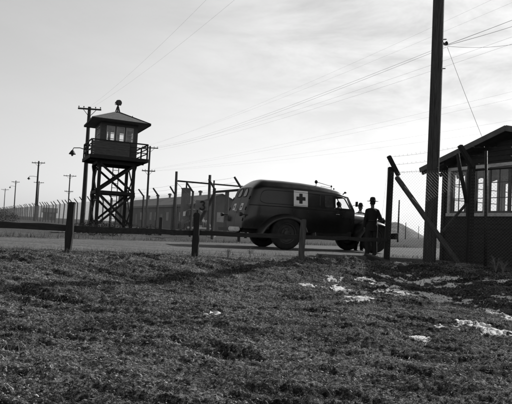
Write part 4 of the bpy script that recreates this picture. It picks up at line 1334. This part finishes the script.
    b2 = MB(); b2.box((-1.63, -.55, .585), (.18, .62, .14)); o = b2.build('rear_bumper', M['bright'], t, bevel=.03)
    pl_ = MB(); pl_.box((-1.5, .58, .92), (.02, .32, .16)); pl_.build('number_plate', M['black'], t)
    # spare wheel bracket and exhaust below
    MB().tube([V(-.4, .3, .42), V(-1.35, .35, .40), V(-1.6, .36, .37)], .03, 8).build('exhaust', M['black'], t, True)
    ch = MB()
    for y in (-.42, .42): ch.beam(V(-1.3, y, .56), V(4.0, y, .56), .07, .14)
    ch.tube([V(0, -.85, .465), V(0, .85, .465)], .06, 8); ch.ell((0, 0, .46), (.17, .17, .19)); ch.tube([V(WB, -.8, .42), V(WB, .8, .42)], .05, 8); ch.box((2.2, 0, .5), (.9, .6, .25))
    ch.build('chassis', M['black'], t)
    # roof rod with ball end, lamp over the windshield
    a = MB(); a.ell((1.38, -.25, 2.33), (.055, .055, .065)); a.tube([V(1.38, -.25, 2.33), V(1.97, -.25, 2.225)], .010, 6); a.tube([V(1.55, -.25, 2.20), V(1.95, -.25, 2.17)], .008, 6)
    a.tube([V(1.38, -.25, 2.18), V(1.38, -.25, 2.3)], .012, 6); a.ell((1.98, -.25, 2.22), (.03, .03, .04)); a.tube([V(1.98, -.25, 2.08), V(1.98, -.25, 2.22)], .010, 6); a.ell((2.08, -.25, 2.14), (.03, .025, .03))
    a.build('roof_siren', M['black'], t, True)
    a = MB(); a.tube([V(2.28, -.5, 1.94), V(2.36, -.52, 2.01)], .018, 6); a.ell((2.38, -.52, 2.02), (.05, .035, .035)); a.build('marker_lamp', M['black'], t, True)
    # cab interior
    se = MB(); se.box((1.75, 0, .98), (.5, 1.3, .16)); se.box((1.52, 0, 1.22), (.14, 1.3, .38)); se.build('seat', M['seat'], t, bevel=.04)
    sw_ = MB(); c = V(2.28, .42, 1.30); ax = V(-.75, 0, .66).normalized(); u_ = V(0, 1, 0); v_ = ax.cross(u_)
    sw_.tube([c + u_ * (.2 * math.cos(a)) + v_ * (.2 * math.sin(a)) for a in np.linspace(0, 2 * math.pi, 25)], .013, 6, False); sw_.tube([c, c - ax * .5], .02, 6); sw_.tube([c - u_ * .2, c + u_ * .2], .01, 5)
    sw_.build('steering_wheel', M['black'], t, True)
    db = MB(); db.box((2.5, 0, 1.27), (.12, 1.5, .22)); db.build('dashboard', M['black'], t, bevel=.03)
    return t


amb = build_ambulance()


# ------------------------------------------------------------------ parked car behind the fence
def build_car():
    c = base_at(193.5, 226, 38.5)
    hd_ = math.atan2(-.96, .27)
    t = thing('parked_car', 'old grey rounded car parked facing us behind the numbered post', 'car', c, hd_)
    def loft_body(st, name, m_, p=.6):
        rg = []
        for (x, w, zb, zt) in st:
            r_ = []
            for k in range(21):
                a = math.pi * k / 20; r_.append(V(x, -w * math.copysign(abs(math.cos(a)) ** p, math.cos(a)), zb + (zt - zb) * math.sin(a) ** p))
            rg.append(r_)
        return MB().loft(rg, True, True).build(name, m_, t, smooth='auto')
    loft_body([(-2.1, .45, .45, .8), (-1.9, .66, .4, 1.05), (-1.4, .76, .36, 1.2), (.75, .76, .36, 1.22), (.9, .70, .38, 1.2), (1.5, .52, .45, 1.17), (2.0, .40, .48, 1.10), (2.15, .30, .5, 1.0)], 'body', M['car'])
    loft_body([(-1.75, .40, 1.0, 1.25), (-1.45, .60, 1.0, 1.55), (-.8, .66, 1.0, 1.76), (.1, .66, 1.0, 1.80), (.45, .63, 1.0, 1.72), (.62, .60, 1.0, 1.5), (.8, .56, 1.0, 1.22)], 'cabin', M['car'])
    for s in (-1, 1):
        MB().add([V(.76, s * .04, 1.26), V(.72, s * .50, 1.26), V(.565, s * .47, 1.60), V(.60, s * .04, 1.62)], [(0, 1, 2, 3)]).build('windshield', M['carglass'], t)
        for (a, b) in ((-.75, -.18), (-.10, .42)): MB().plate([V(a, s * .672, 1.26), V(b, s * .672, 1.26), V(b - .04, s * .655, 1.58), V(a + .04, s * .655, 1.58)], .01 * s, (0, 1, 0)).build('side_window', M['carglass'], t)
        fender([(2.12, .42), (2.08, .62), (1.92, .80), (1.62, .90), (1.30, .86), (1.05, .65), (.88, .42)], .40, .86, .15, s, t, M['car'])
        fender([(-.78, .40), (-.95, .68), (-1.25, .84), (-1.6, .82), (-1.85, .62), (-2.0, .40)], .62, .88, .12, s, t, M['car'])
        wheel((1.52, s * .72, .35), .35, .15, t, M['chrome'], s); wheel((-1.4, s * .72, .35), .35, .15, t, M['chrome'], s)
        h = MB(); h.lathe([(0, -.16), (.08, -.1), (.10, 0), (0, .03)], V(1.98, s * .52, .92), 'x', 14); h.build('headlight', M['bright'], t, True)
        MB().box((-.05, s * .80, .36), (1.9, .2, .05)).build('running_board', M['tyre'], t)
    g = MB()
    for k in range(7): g.beam(V(2.15 - .008 * k, -.22, .56 + k * .075), V(2.15 - .008 * k, .22, .56 + k * .075), .03, .035)
    g.build('grille', M['bright'], t)
    MB().box((2.36, 0, .48), (.06, 1.6, .13)).build('front_bumper', M['bright'], t, bevel=.02)
    return t


car = build_car()


# ------------------------------------------------------------------ people
def remeshed(mb, name, m_, parent, vox=.011, smooth=6):
    o = mb.build(name + '_raw', m_, None)
    o.name = name
    md = o.modifiers.new('r', 'REMESH'); md.mode = 'VOXEL'; md.voxel_size = vox
    s = o.modifiers.new('s', 'SMOOTH'); s.iterations = smooth; s.factor = .5
    dg = bpy.context.evaluated_depsgraph_get(); dg.update()
    me = bpy.data.meshes.new_from_object(o.evaluated_get(dg))
    me.name = name
    me.polygons.foreach_set('use_smooth', [True] * len(me.polygons))
    o.modifiers.clear(); old = o.data; o.data = me; bpy.data.meshes.remove(old)
    if not me.materials: me.materials.append(m_)
    o.parent = parent
    return o


def limb(mb, pts, rs, n=12, sx=1.0):
    mb.tube(pts, rs, n, True, sx)
    for p, r in zip(pts, rs): mb.ell(p, r * .99, 10, 7)


def hand(mb, wrist, d, palm_n, side, curl=.5):
    """palm and five fingers; d = direction of the fingers, palm_n = palm normal"""
    d = Vector(d).normalized(); pn = Vector(palm_n); pn = (pn - d * pn.dot(d)).normalized(); x = d.cross(pn) * side
    w = Vector(wrist)
    mb.tube([w, w + d * .035, w + d * .085], [(.026, .019), (.038, .018), (.040, .015)], 10, True, xdir=x)
    lens = (.070, .080, .075, .058)
    for i in range(4):
        b_ = w + d * .080 + x * (.030 - .020 * i); L_ = lens[i]
        p1 = b_ + d * L_ * .45 + pn * L_ * curl * .12
        d2 = (d * math.cos(curl) + pn * math.sin(curl)); p2 = p1 + d2 * L_ * .33
        d3 = (d * math.cos(curl * 1.9) + pn * math.sin(curl * 1.9)); p3 = p2 + d3 * L_ * .24
        mb.tube([b_ - d * .02, p1, p2, p3], [.0098, .0092, .0085, .0070], 8); mb.ell(p3, .007, 6, 5)
    tb = w + d * .028 + x * .030
    td = (d * .6 + x * .75 + pn * .25).normalized(); p1 = tb + td * .032; p2 = p1 + (d * .85 + x * .2 + pn * .35).normalized() * .028
    mb.tube([tb - td * .012, p1, p2], [.014, .0115, .009], 8); mb.ell(p2, .009, 6, 5)


def person(label, loc, facing, P, coat_m, trouser_m, hat='campaign', scale=1.0, collar=False, group=None, seated=False):
    """local frame: x to the figure's right, y ahead, z up. P overrides joints."""
    t = thing('person', label, 'person', loc, facing, group); t.scale = (scale,) * 3
    J = dict(hipL=V(-.095, 0, .91), hipR=V(.095, 0, .91), kneeL=V(-.11, .02, .49), kneeR=V(.11, .02, .49), ankL=V(-.12, -.02, .09), ankR=V(.12, -.02, .09),
             shL=V(-.165, 0, 1.385), shR=V(.165, 0, 1.385), elL=V(-.235, -.03, 1.13), elR=V(.25, -.03, 1.13), wrL=V(-.26, .05, .88), wrR=V(.26, .05, .88),
             handL=V(0, .1, -1), handR=V(0, .1, -1), palmL=V(1, 0, 0), palmR=V(-1, 0, 0), pel=V(0, 0, .95), waist=V(0, 0, 1.08), chest=V(0, .0, 1.30), neck=V(0, -.01, 1.47), head=V(0, .02, 1.63))
    J.update(P)
    dx = V(1, 0, 0)
    b = MB()
    # body: one continuous skin surface
    b.tube([J['pel'] - V(0, 0, .06), J['waist'], J['chest'], J['chest'].lerp(J['neck'], .6), J['neck']], [(.14, .10), (.125, .09), (.155, .105), (.13, .08), (.055, .055)], 16, True, xdir=dx)
    b.tube([J['neck'] - V(0, 0, .04), J['head'] - V(0, .02, .07)], [.056, .054], 12); h = J['head']
    b.ell(h + V(0, -.012, .015), (.076, .095, .105), 18, 14); b.ell(h + V(0, .030, -.055), (.052, .058, .062), 14, 10)
    b.ell(h + V(0, .086, -.018), (.013, .022, .026), 10, 8); b.ell(h + V(0, .066, .018), (.05, .022, .014), 10, 8); b.ell(h + V(0, .078, -.066), (.024, .014, .010), 10, 6)
    for s in (-1, 1): b.ell(h + V(s * .078, -.005, -.01), (.010, .02, .032), 8, 8)
    for s in 'LR':
        limb(b, [J['hip' + s], J['knee' + s], J['ank' + s]], [.085, .055, .036]); limb(b, [J['sh' + s], J['el' + s], J['wr' + s]], [.052, .040, .027])
        b.tube([J['ank' + s], J['ank' + s] + V(0, .02, -.05), J['ank' + s] + V(0, .15, -.065)], [.036, .04, .03], 10)
        hand(b, J['wr' + s], J['hand' + s], J['palm' + s], 1 if s == 'L' else -1)
    remeshed(b, 'body', M['skin'], t, .0085, 3)
    for s in (-1, 1): MB().ell(h + V(s * .03, .082, .004), (.010, .006, .007), 8, 6).build('eye', M['black'], t, True)
    # coat with sleeves and skirt
    c = MB()
    hem = J['pel'] + V(0, .0, -.20) if not seated else J['pel'] - V(0, 0, .04)
    c.tube([hem, J['pel'], J['waist'], J['chest'], J['chest'].lerp(J['neck'], .62), J['neck'] + V(0, 0, -.005)], [(.165, .132), (.165, .128), (.157, .120), (.180, .132), (.150, .105), (.068, .070)], 18, True, xdir=dx)
    for s in 'LR':
        limb(c, [J['sh' + s], J['el' + s], J['wr' + s].lerp(J['el' + s], .06)], [.062, .054, .043])
        c.tube([J['neck'] - V(0, 0, .045), J['sh' + s].lerp(J['neck'], .35) - V(0, 0, .008), J['sh' + s]], [.058, .062, .060], 12); c.ell(J['sh' + s], .061, 10, 8)
    remeshed(c, 'coat', coat_m, t, .011, 8)
    if collar:
        k = MB(); k.lathe([(.064, -.02), (.074, 0), (.078, .025), (.070, .045), (.066, .03)], J['neck'], 'z', 18); k.build('collar', M['shirt'], t, True)
        k = MB(); k.plate([J['neck'] + V(-.05, .07, -.02), J['neck'] + V(.05, .07, -.02), J['chest'] + V(.03, .142, .0), J['chest'] + V(-.03, .142, .0)], .012, (0, 1, 0)); k.build('shirt_front', M['shirt'], t)
    bt = MB(); wz = J['waist']; bt.tube([wz + V(0, 0, -.025), wz + V(0, 0, .025)], [(.168, .132), (.166, .130)], 20, True, xdir=dx); bt.build('belt', M['leather'], t, True)
    # trousers, shoes
    tr = MB()
    tr.tube([J['pel'] + V(0, 0, .05), J['pel'] - V(0, 0, .1)], [(.16, .12), (.165, .125)], 16, True, xdir=dx)
    for s in 'LR': limb(tr, [J['hip' + s], J['knee' + s], J['ank' + s] + V(0, 0, .0)], [.105, .082, .074])
    remeshed(tr, 'trousers', trouser_m, t, .012, 4)
    for s in 'LR':
        a = J['ank' + s]; sh = MB()
        sh.tube([a + V(0, -.065, -.045), a + V(0, -.04, -.04), a + V(0, .06, -.045), a + V(0, .15, -.058), a + V(0, .19, -.065)], [(.03, .035), (.043, .046), (.046, .042), (.048, .030), (.03, .018)], 12, True, xdir=dx)
        sh.tube([a + V(0, -.01, -.03), a + V(0, -.01, .05)], [.05, .055], 12)
        sh.build('shoe', M['leather'], t, True)
    hr = MB(); hr.ell(h + V(0, -.028, .025), (.081, .090, .098), 16, 12); hr.build('hair', M['hair'], t, True)
    if hat:
        hp = h + V(0, -.01, .065)
        k = MB(); br = .185 if hat == 'campaign' else .15
        rings = []
        dents = 4 if hat == 'campaign' else 2
        prof = [(.086, -.012), (br * .7, -.014), (br, -.010 if hat == 'campaign' else .0), (br, -.004), (br * .7, -.006), (.094, .004), (.092, .04), (.086, .08), (.068, .115), (.03, .128), (.0, .126)]
        for (r_, z_) in prof:
            ring = []
            for q in range(32):
                a = 2 * math.pi * q / 32
                kd = 1 - (.22 * max(0, math.cos(dents * a)) if (z_ > .07 and r_ > 0) else 0)
                zz = z_ + (.012 * math.cos(2 * a) if (hat != 'campaign' and r_ > .1) else 0)
                ring.append(hp + V(r_ * kd * math.cos(a) * .96, r_ * kd * math.sin(a) * 1.08, zz))
            rings.append(ring)
        k.loft(rings, True, False); ho = k.build('hat', M['hat'], t, True)
        bd = MB(); bd.lathe([(.096, .004), (.0965, .03)], hp, 'z', 24); bd.build('hat_band', M['leather'], ho, True)
    return t


pA = base_at(370.5, 256, 16.7)
person('person in dark coat and flat brimmed hat, back to us, beside the bonnet', (pA.x, pA.y, .02), R(6),
       dict(elR=V(.27, -.06, 1.14), wrR=V(.26, .17, 1.18), handR=V(-.15, .9, .3), palmR=V(-.8, 0, .5), elL=V(-.225, -.04, 1.13), wrL=V(-.225, .04, .88), kneeR=V(.11, .03, .49), ankR=V(.13, -.01, .09), ankL=V(-.11, .0, .09)),
       M['coat'], M['trouser'], 'campaign', .975)
pap = MB(); pc_ = at(379.3, 216.2, 16.83); pap.box(pc_, (.10, .012, .13), Matrix.Rotation(R(20), 3, 'Y')); o = pap.build('folded_paper', M['paper'], None)
tag(o, 'small folded paper held in the right hand of the standing guard', 'paper')
pB = base_at(358.5, 252, 20.6)
person('person in dark hat and pale collar facing us from beyond the bonnet of the ambulance', (pB.x, pB.y, 0), R(186), {}, M['coat'], M['trouser'], 'fedora', 1.0, True)
# driver seated in the cab
mw = Matrix.Translation((.651, 18.46, .02)) @ Matrix.Rotation(R(22), 4, 'Z')
dl = mw @ V(2.22, -.40, .17)
z_ = .62
person('bareheaded person with pale collar seated in the ambulance cab, seen through its side window', tuple(dl), R(22 - 90),
       dict(pel=V(0, -.02, .95), hipL=V(-.1, .02, .93), hipR=V(.1, .02, .93), kneeL=V(-.13, .42, .95), kneeR=V(.13, .42, .95), ankL=V(-.13, .52, .55), ankR=V(.13, .55, .55),
            elL=V(-.27, .14, 1.16), elR=V(.27, .14, 1.16), wrL=V(-.16, .36, 1.15), wrR=V(.16, .36, 1.15), handL=V(.3, .9, .3), handR=V(-.3, .9, .3), palmL=V(0, .3, -1), palmR=V(0, .3, -1)),
       M['coat'], M['trouser'], None, .88, True, None, True)

# ------------------------------------------------------------------ odds and ends on the ground
a = on_ground(367, 258.5); b = on_ground(403, 271.5)
tm = MB(); tm.beam(a + V(0, 0, .05), b + V(0, 0, .04), .20, .15)
o = tm.build('timber_baulk', M['timber'], None, bevel=.02); tag(o, 'dark timber baulk lying on the ground below the fence end post', 'timber')
c0 = at(317.5, 256, 13.6); c1 = at(366, 257.6, 13.7)
hw = MB(); hw.box(((c0.x + c1.x) / 2, (c0.y + c1.y) / 2 + .1, -.03), (c1.x - c0.x, .34, .28), Matrix.Rotation(R(2), 3, 'Z'))
o = hw.build('culvert_slab', M['concrete'], None, bevel=.025); tag(o, 'low concrete culvert slab behind the heap of earth', 'slab')
s = on_ground(215, 317.5)
sc = MB(); rr_ = random.Random(8)
g_ = [[V(s.x + (i - 3) * .022, s.y + (j - 1.5) * .03 + .01 * math.sin(i), tz(s.x, s.y) + .045 + .012 * math.sin(i * 1.3 + j) + .02 * (j == 3)) for j in range(4)] for i in range(7)]
sc.loft(g_, False, False); o = sc.build('paper_scrap', M['paper'], None, True); tag(o, 'pale crumpled paper scrap on the grass left of centre', 'litter')
s = on_ground(205.5, 316)
sc = MB(); sc.ell(s + V(0, 0, .02), (.035, .02, .014), 8, 6); o = sc.build('pale_stone', M['paper'], None, True); tag(o, 'tiny pale stone beside the paper scrap', 'stone')
for i, (px, py, w_, lab) in enumerate(((54.5, 231.2, .32, 'pale stone lying beyond the road right behind the left rail post'), (61, 232, .22, 'smaller pale stone beyond the road beside the left rail post'), (211.5, 227.5, .25, 'pale sunlit boulder beyond the road right of the numbered post'))):
    p = base_at(px, py, 24 if i < 2 else 30)
    bm_ = MB(); bm_.ell((0, 0, .08 if i < 2 else .16), (w_, w_ * .7, .10 if i < 2 else .2), 10, 7); o = bm_.build('pale_stone', M['paper'], None, True); o.location = (p.x, p.y, tz(p.x, p.y)); tag(o, lab, 'stone')


# shrubs: leaf clumps on stems
def shrub(label, p, hgt, wid_, n, tone, seed, name='shrub'):
    g = np.random.default_rng(seed)
    r = g.uniform(0, 1, n) ** .45; a = g.uniform(0, 2 * np.pi, n); e = g.uniform(0, 1, n)
    lob = 1 + .35 * np.sin(3 * a + seed) + .2 * np.sin(7 * a)
    x = r * np.cos(a) * wid_ * lob; y = r * np.sin(a) * wid_ * lob; z = hgt * e * (1 - .55 * r ** 2) + .02
    s_ = g.uniform(.02, .05, n) * (hgt / .6) ** .6
    n1 = g.normal(0, 1, (n, 3)); n1 /= np.linalg.norm(n1, axis=1)[:, None]; n2 = np.cross(n1, g.normal(0, 1, (n, 3))); n2 /= np.linalg.norm(n2, axis=1)[:, None]
    c = np.stack([x, y, z], 1)
    v = np.stack([c - n1 * s_[:, None], c + n2 * s_[:, None] * .4, c + n1 * s_[:, None], c - n2 * s_[:, None] * .4], 1)
    f = (np.arange(n) * 4)[:, None] + np.arange(4)[None]
    o = fast_mesh('foliage', v.reshape(-1, 3), f, M['bush'], np.repeat(np.clip(tone * np.exp(g.normal(0, .5, n)), .005, .3), 4))
    t = thing(name, label, 'shrub', (p.x, p.y, tz(p.x, p.y)), 0, 'shrubs beyond the road')
    o.parent = t
    st_ = MB()
    for i in range(7):
        an = i * .9 + seed; st_.tube([V(0, 0, -.05), V(wid_ * .35 * math.cos(an), wid_ * .35 * math.sin(an), hgt * .45), V(wid_ * .7 * math.cos(an), wid_ * .7 * math.sin(an), hgt * .75)], [.014, .009, .004], 5)
    st_.build('stem', M['post'], t)
    return t


shr = [(3, 219, 60, 1.3, 1.7, 1500, .03, 'dark rounded shrub at the far left edge before the fence'), (150, 226, 29, .55, .7, 900, .03, 'dark shrub beside the foot of the slim pole right of the watchtower'),
       (92, 235, 23.5, .42, 1.0, 900, .035, 'low dark shrub beyond the road below the watchtower'), (112, 236, 24, .36, .8, 800, .035, 'low dark shrub beyond the road just right of the watchtower shrub'),
       (78, 232, 26, .5, .55, 700, .03, 'small dark shrub left of the watchtower legs'), (97, 231, 33, .75, 1.1, 1200, .022, 'black shrub at the foot of the left watchtower leg'),
       (121, 232, 33, .6, 1.4, 1200, .022, 'wide black shrub at the foot of the right watchtower leg')]
for i, (px, py, Y, h_, w_, n_, tn, lab) in enumerate(shr): shrub(lab, base_at(px, py, Y), h_, w_, n_, tn, i + 3)


# weed stalks by the hut
def weed(label, p, hgt, seed):
    rr_ = random.Random(seed); t = thing('dry_weed', label, 'weed', p, 0, 'dry weeds')
    st_ = MB()
    for i in range(6):
        a = rr_.uniform(0, 6.28); k = rr_.uniform(.1, .35) * hgt; h_ = hgt * rr_.uniform(.6, 1)
        st_.tube([V(0, 0, -.03), V(k * .4 * math.cos(a), k * .4 * math.sin(a), h_ * .6), V(k * math.cos(a), k * math.sin(a), h_)], [.006, .004, .002], 5)
        for j in range(4):
            q = V(k * .7 * math.cos(a), k * .7 * math.sin(a), h_ * (.5 + .12 * j)); st_.tube([q, q + V(rr_.uniform(-.08, .08), rr_.uniform(-.08, .08), .06)], [.003, .0015], 4)
    st_.build('stalk', M['straw_m'], t)


M['straw_m'] = mat('dry_stalk', .16, .9, .4, 9)
for i, (px, py, h_, lab) in enumerate(((496, 272, .35, 'dry branching weed at the foot of the fence before the hut'), (503, 273, .25, 'shorter dry weed right of the one before the hut'), (250, 258, .22, 'dry weed beside the road below the back of the ambulance'), (228, 258, .2, 'dry weed between the numbered post and the ambulance'))):
    p = on_ground(px, py); weed(lab, p, h_, i + 40)

# ------------------------------------------------------------------ sky, sun, camera
SUN_EL = R(35); SUN_AZ = R(50)      # measured from +Y towards +X
sdir = V(math.cos(SUN_EL) * math.sin(SUN_AZ), math.cos(SUN_EL) * math.cos(SUN_AZ), math.sin(SUN_EL))
sl_ = bpy.data.lights.new('sun', 'SUN'); sl_.energy = 5.0; sl_.angle = R(.55); sl_.color = (1, .995, .985)
so_ = bpy.data.objects.new('sun', sl_); COL.objects.link(so_); so_.rotation_euler = sdir.to_track_quat('Z', 'Y').to_euler(); so_.location = (30, 30, 40)

wd_ = bpy.data.worlds.new('World'); scene.world = wd_; wd_.use_nodes = True
N = wd_.node_tree.nodes; L = wd_.node_tree.links
bg = N['Background']
sky = N.new('ShaderNodeTexSky'); sky.sky_type = 'NISHITA'; sky.sun_disc = False
sky.sun_elevation = SUN_EL; sky.sun_rotation = SUN_AZ; sky.air_density = 1.0; sky.dust_density = 2.0; sky.ozone_density = 1.0
bw = N.new('ShaderNodeRGBToBW'); L.new(sky.outputs['Color'], bw.inputs['Color'])
# film-like compression of the sky, then thin cirrus
pw = N.new('ShaderNodeMath'); pw.operation = 'POWER'; pw.inputs[1].default_value = .26; L.new(bw.outputs['Val'], pw.inputs[0])
tc = N.new('ShaderNodeTexCoord')
mp = N.new('ShaderNodeMapping'); mp.inputs['Rotation'].default_value = (R(10), R(24), R(12)); mp.inputs['Scale'].default_value = (1.3, 1.3, 4.6)
L.new(tc.outputs['Generated'], mp.inputs['Vector'])
n1 = N.new('ShaderNodeTexNoise'); n1.inputs['Scale'].default_value = 2.9; n1.inputs['Detail'].default_value = 12; n1.inputs['Roughness'].default_value = .62; n1.inputs['Distortion'].default_value = .35
L.new(mp.outputs['Vector'], n1.inputs['Vector'])
cr = N.new('ShaderNodeMapRange'); cr.inputs['From Min'].default_value = .36; cr.inputs['From Max'].default_value = .66; cr.inputs['To Min'].default_value = -.26; cr.inputs['To Max'].default_value = .22
L.new(n1.outputs['Fac'], cr.inputs['Value'])
sp = N.new('ShaderNodeSeparateXYZ'); L.new(tc.outputs['Generated'], sp.inputs[0])
mr = N.new('ShaderNodeMapRange'); mr.inputs['From Min'].default_value = -.22; mr.inputs['From Max'].default_value = .22; mr.inputs['To Min'].default_value = .12; L.new(sp.outputs['X'], mr.inputs['Value'])
me_ = N.new('ShaderNodeMapRange'); me_.inputs['From Min'].default_value = .10; me_.inputs['From Max'].default_value = .28; me_.inputs['To Min'].default_value = .12; L.new(sp.outputs['Z'], me_.inputs['Value'])
mul0 = N.new('ShaderNodeMath'); mul0.operation = 'MULTIPLY'; L.new(mr.outputs['Result'], mul0.inputs[0]); L.new(me_.outputs['Result'], mul0.inputs[1])
mul = N.new('ShaderNodeMath'); mul.operation = 'MULTIPLY'; L.new(cr.outputs['Result'], mul.inputs[0]); L.new(mul0.outputs[0], mul.inputs[1])
ma = N.new('ShaderNodeMath'); ma.operation = 'MULTIPLY_ADD'; L.new(mul.outputs[0], ma.inputs[0]); ma.inputs[1].default_value = 3.9; ma.inputs[2].default_value = 4.0
fin = N.new('ShaderNodeMath'); fin.operation = 'MULTIPLY'; L.new(pw.outputs[0], fin.inputs[0]); L.new(ma.outputs[0], fin.inputs[1])
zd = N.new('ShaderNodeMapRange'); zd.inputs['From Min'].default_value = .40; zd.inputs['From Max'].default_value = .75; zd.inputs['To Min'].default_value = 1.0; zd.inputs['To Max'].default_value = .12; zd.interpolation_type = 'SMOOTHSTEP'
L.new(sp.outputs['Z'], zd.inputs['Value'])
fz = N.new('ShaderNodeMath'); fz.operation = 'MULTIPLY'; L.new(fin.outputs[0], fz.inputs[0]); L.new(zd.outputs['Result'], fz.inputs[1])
lx = N.new('ShaderNodeMapRange'); lx.inputs['From Min'].default_value = -.45; lx.inputs['From Max'].default_value = .05; lx.inputs['To Min'].default_value = .80; lx.inputs['To Max'].default_value = 1.0
L.new(sp.outputs['X'], lx.inputs['Value'])
lz = N.new('ShaderNodeMapRange'); lz.inputs['From Min'].default_value = .06; lz.inputs['From Max'].default_value = .36; lz.inputs['To Min'].default_value = 1.08; lz.inputs['To Max'].default_value = .90
L.new(sp.outputs['Z'], lz.inputs['Value'])
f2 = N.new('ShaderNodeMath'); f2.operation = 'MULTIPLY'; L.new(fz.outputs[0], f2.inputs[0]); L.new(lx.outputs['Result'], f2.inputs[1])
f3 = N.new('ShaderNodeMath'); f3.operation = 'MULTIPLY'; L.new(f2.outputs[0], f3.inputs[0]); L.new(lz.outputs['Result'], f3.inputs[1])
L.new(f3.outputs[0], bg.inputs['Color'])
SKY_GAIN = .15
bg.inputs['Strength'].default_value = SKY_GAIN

cd = bpy.data.cameras.new('camera'); co = bpy.data.objects.new('camera', cd); COL.objects.link(co)
cd.sensor_width = 36; cd.lens = 36 * F / 512; cd.clip_start = .05; cd.clip_end = 8000
co.matrix_world = Matrix.Translation(EYE) @ CAMROT.to_4x4()
scene.camera = co
scene.view_settings.view_transform = 'Standard'; scene.view_settings.look = 'None'; scene.view_settings.exposure = 0
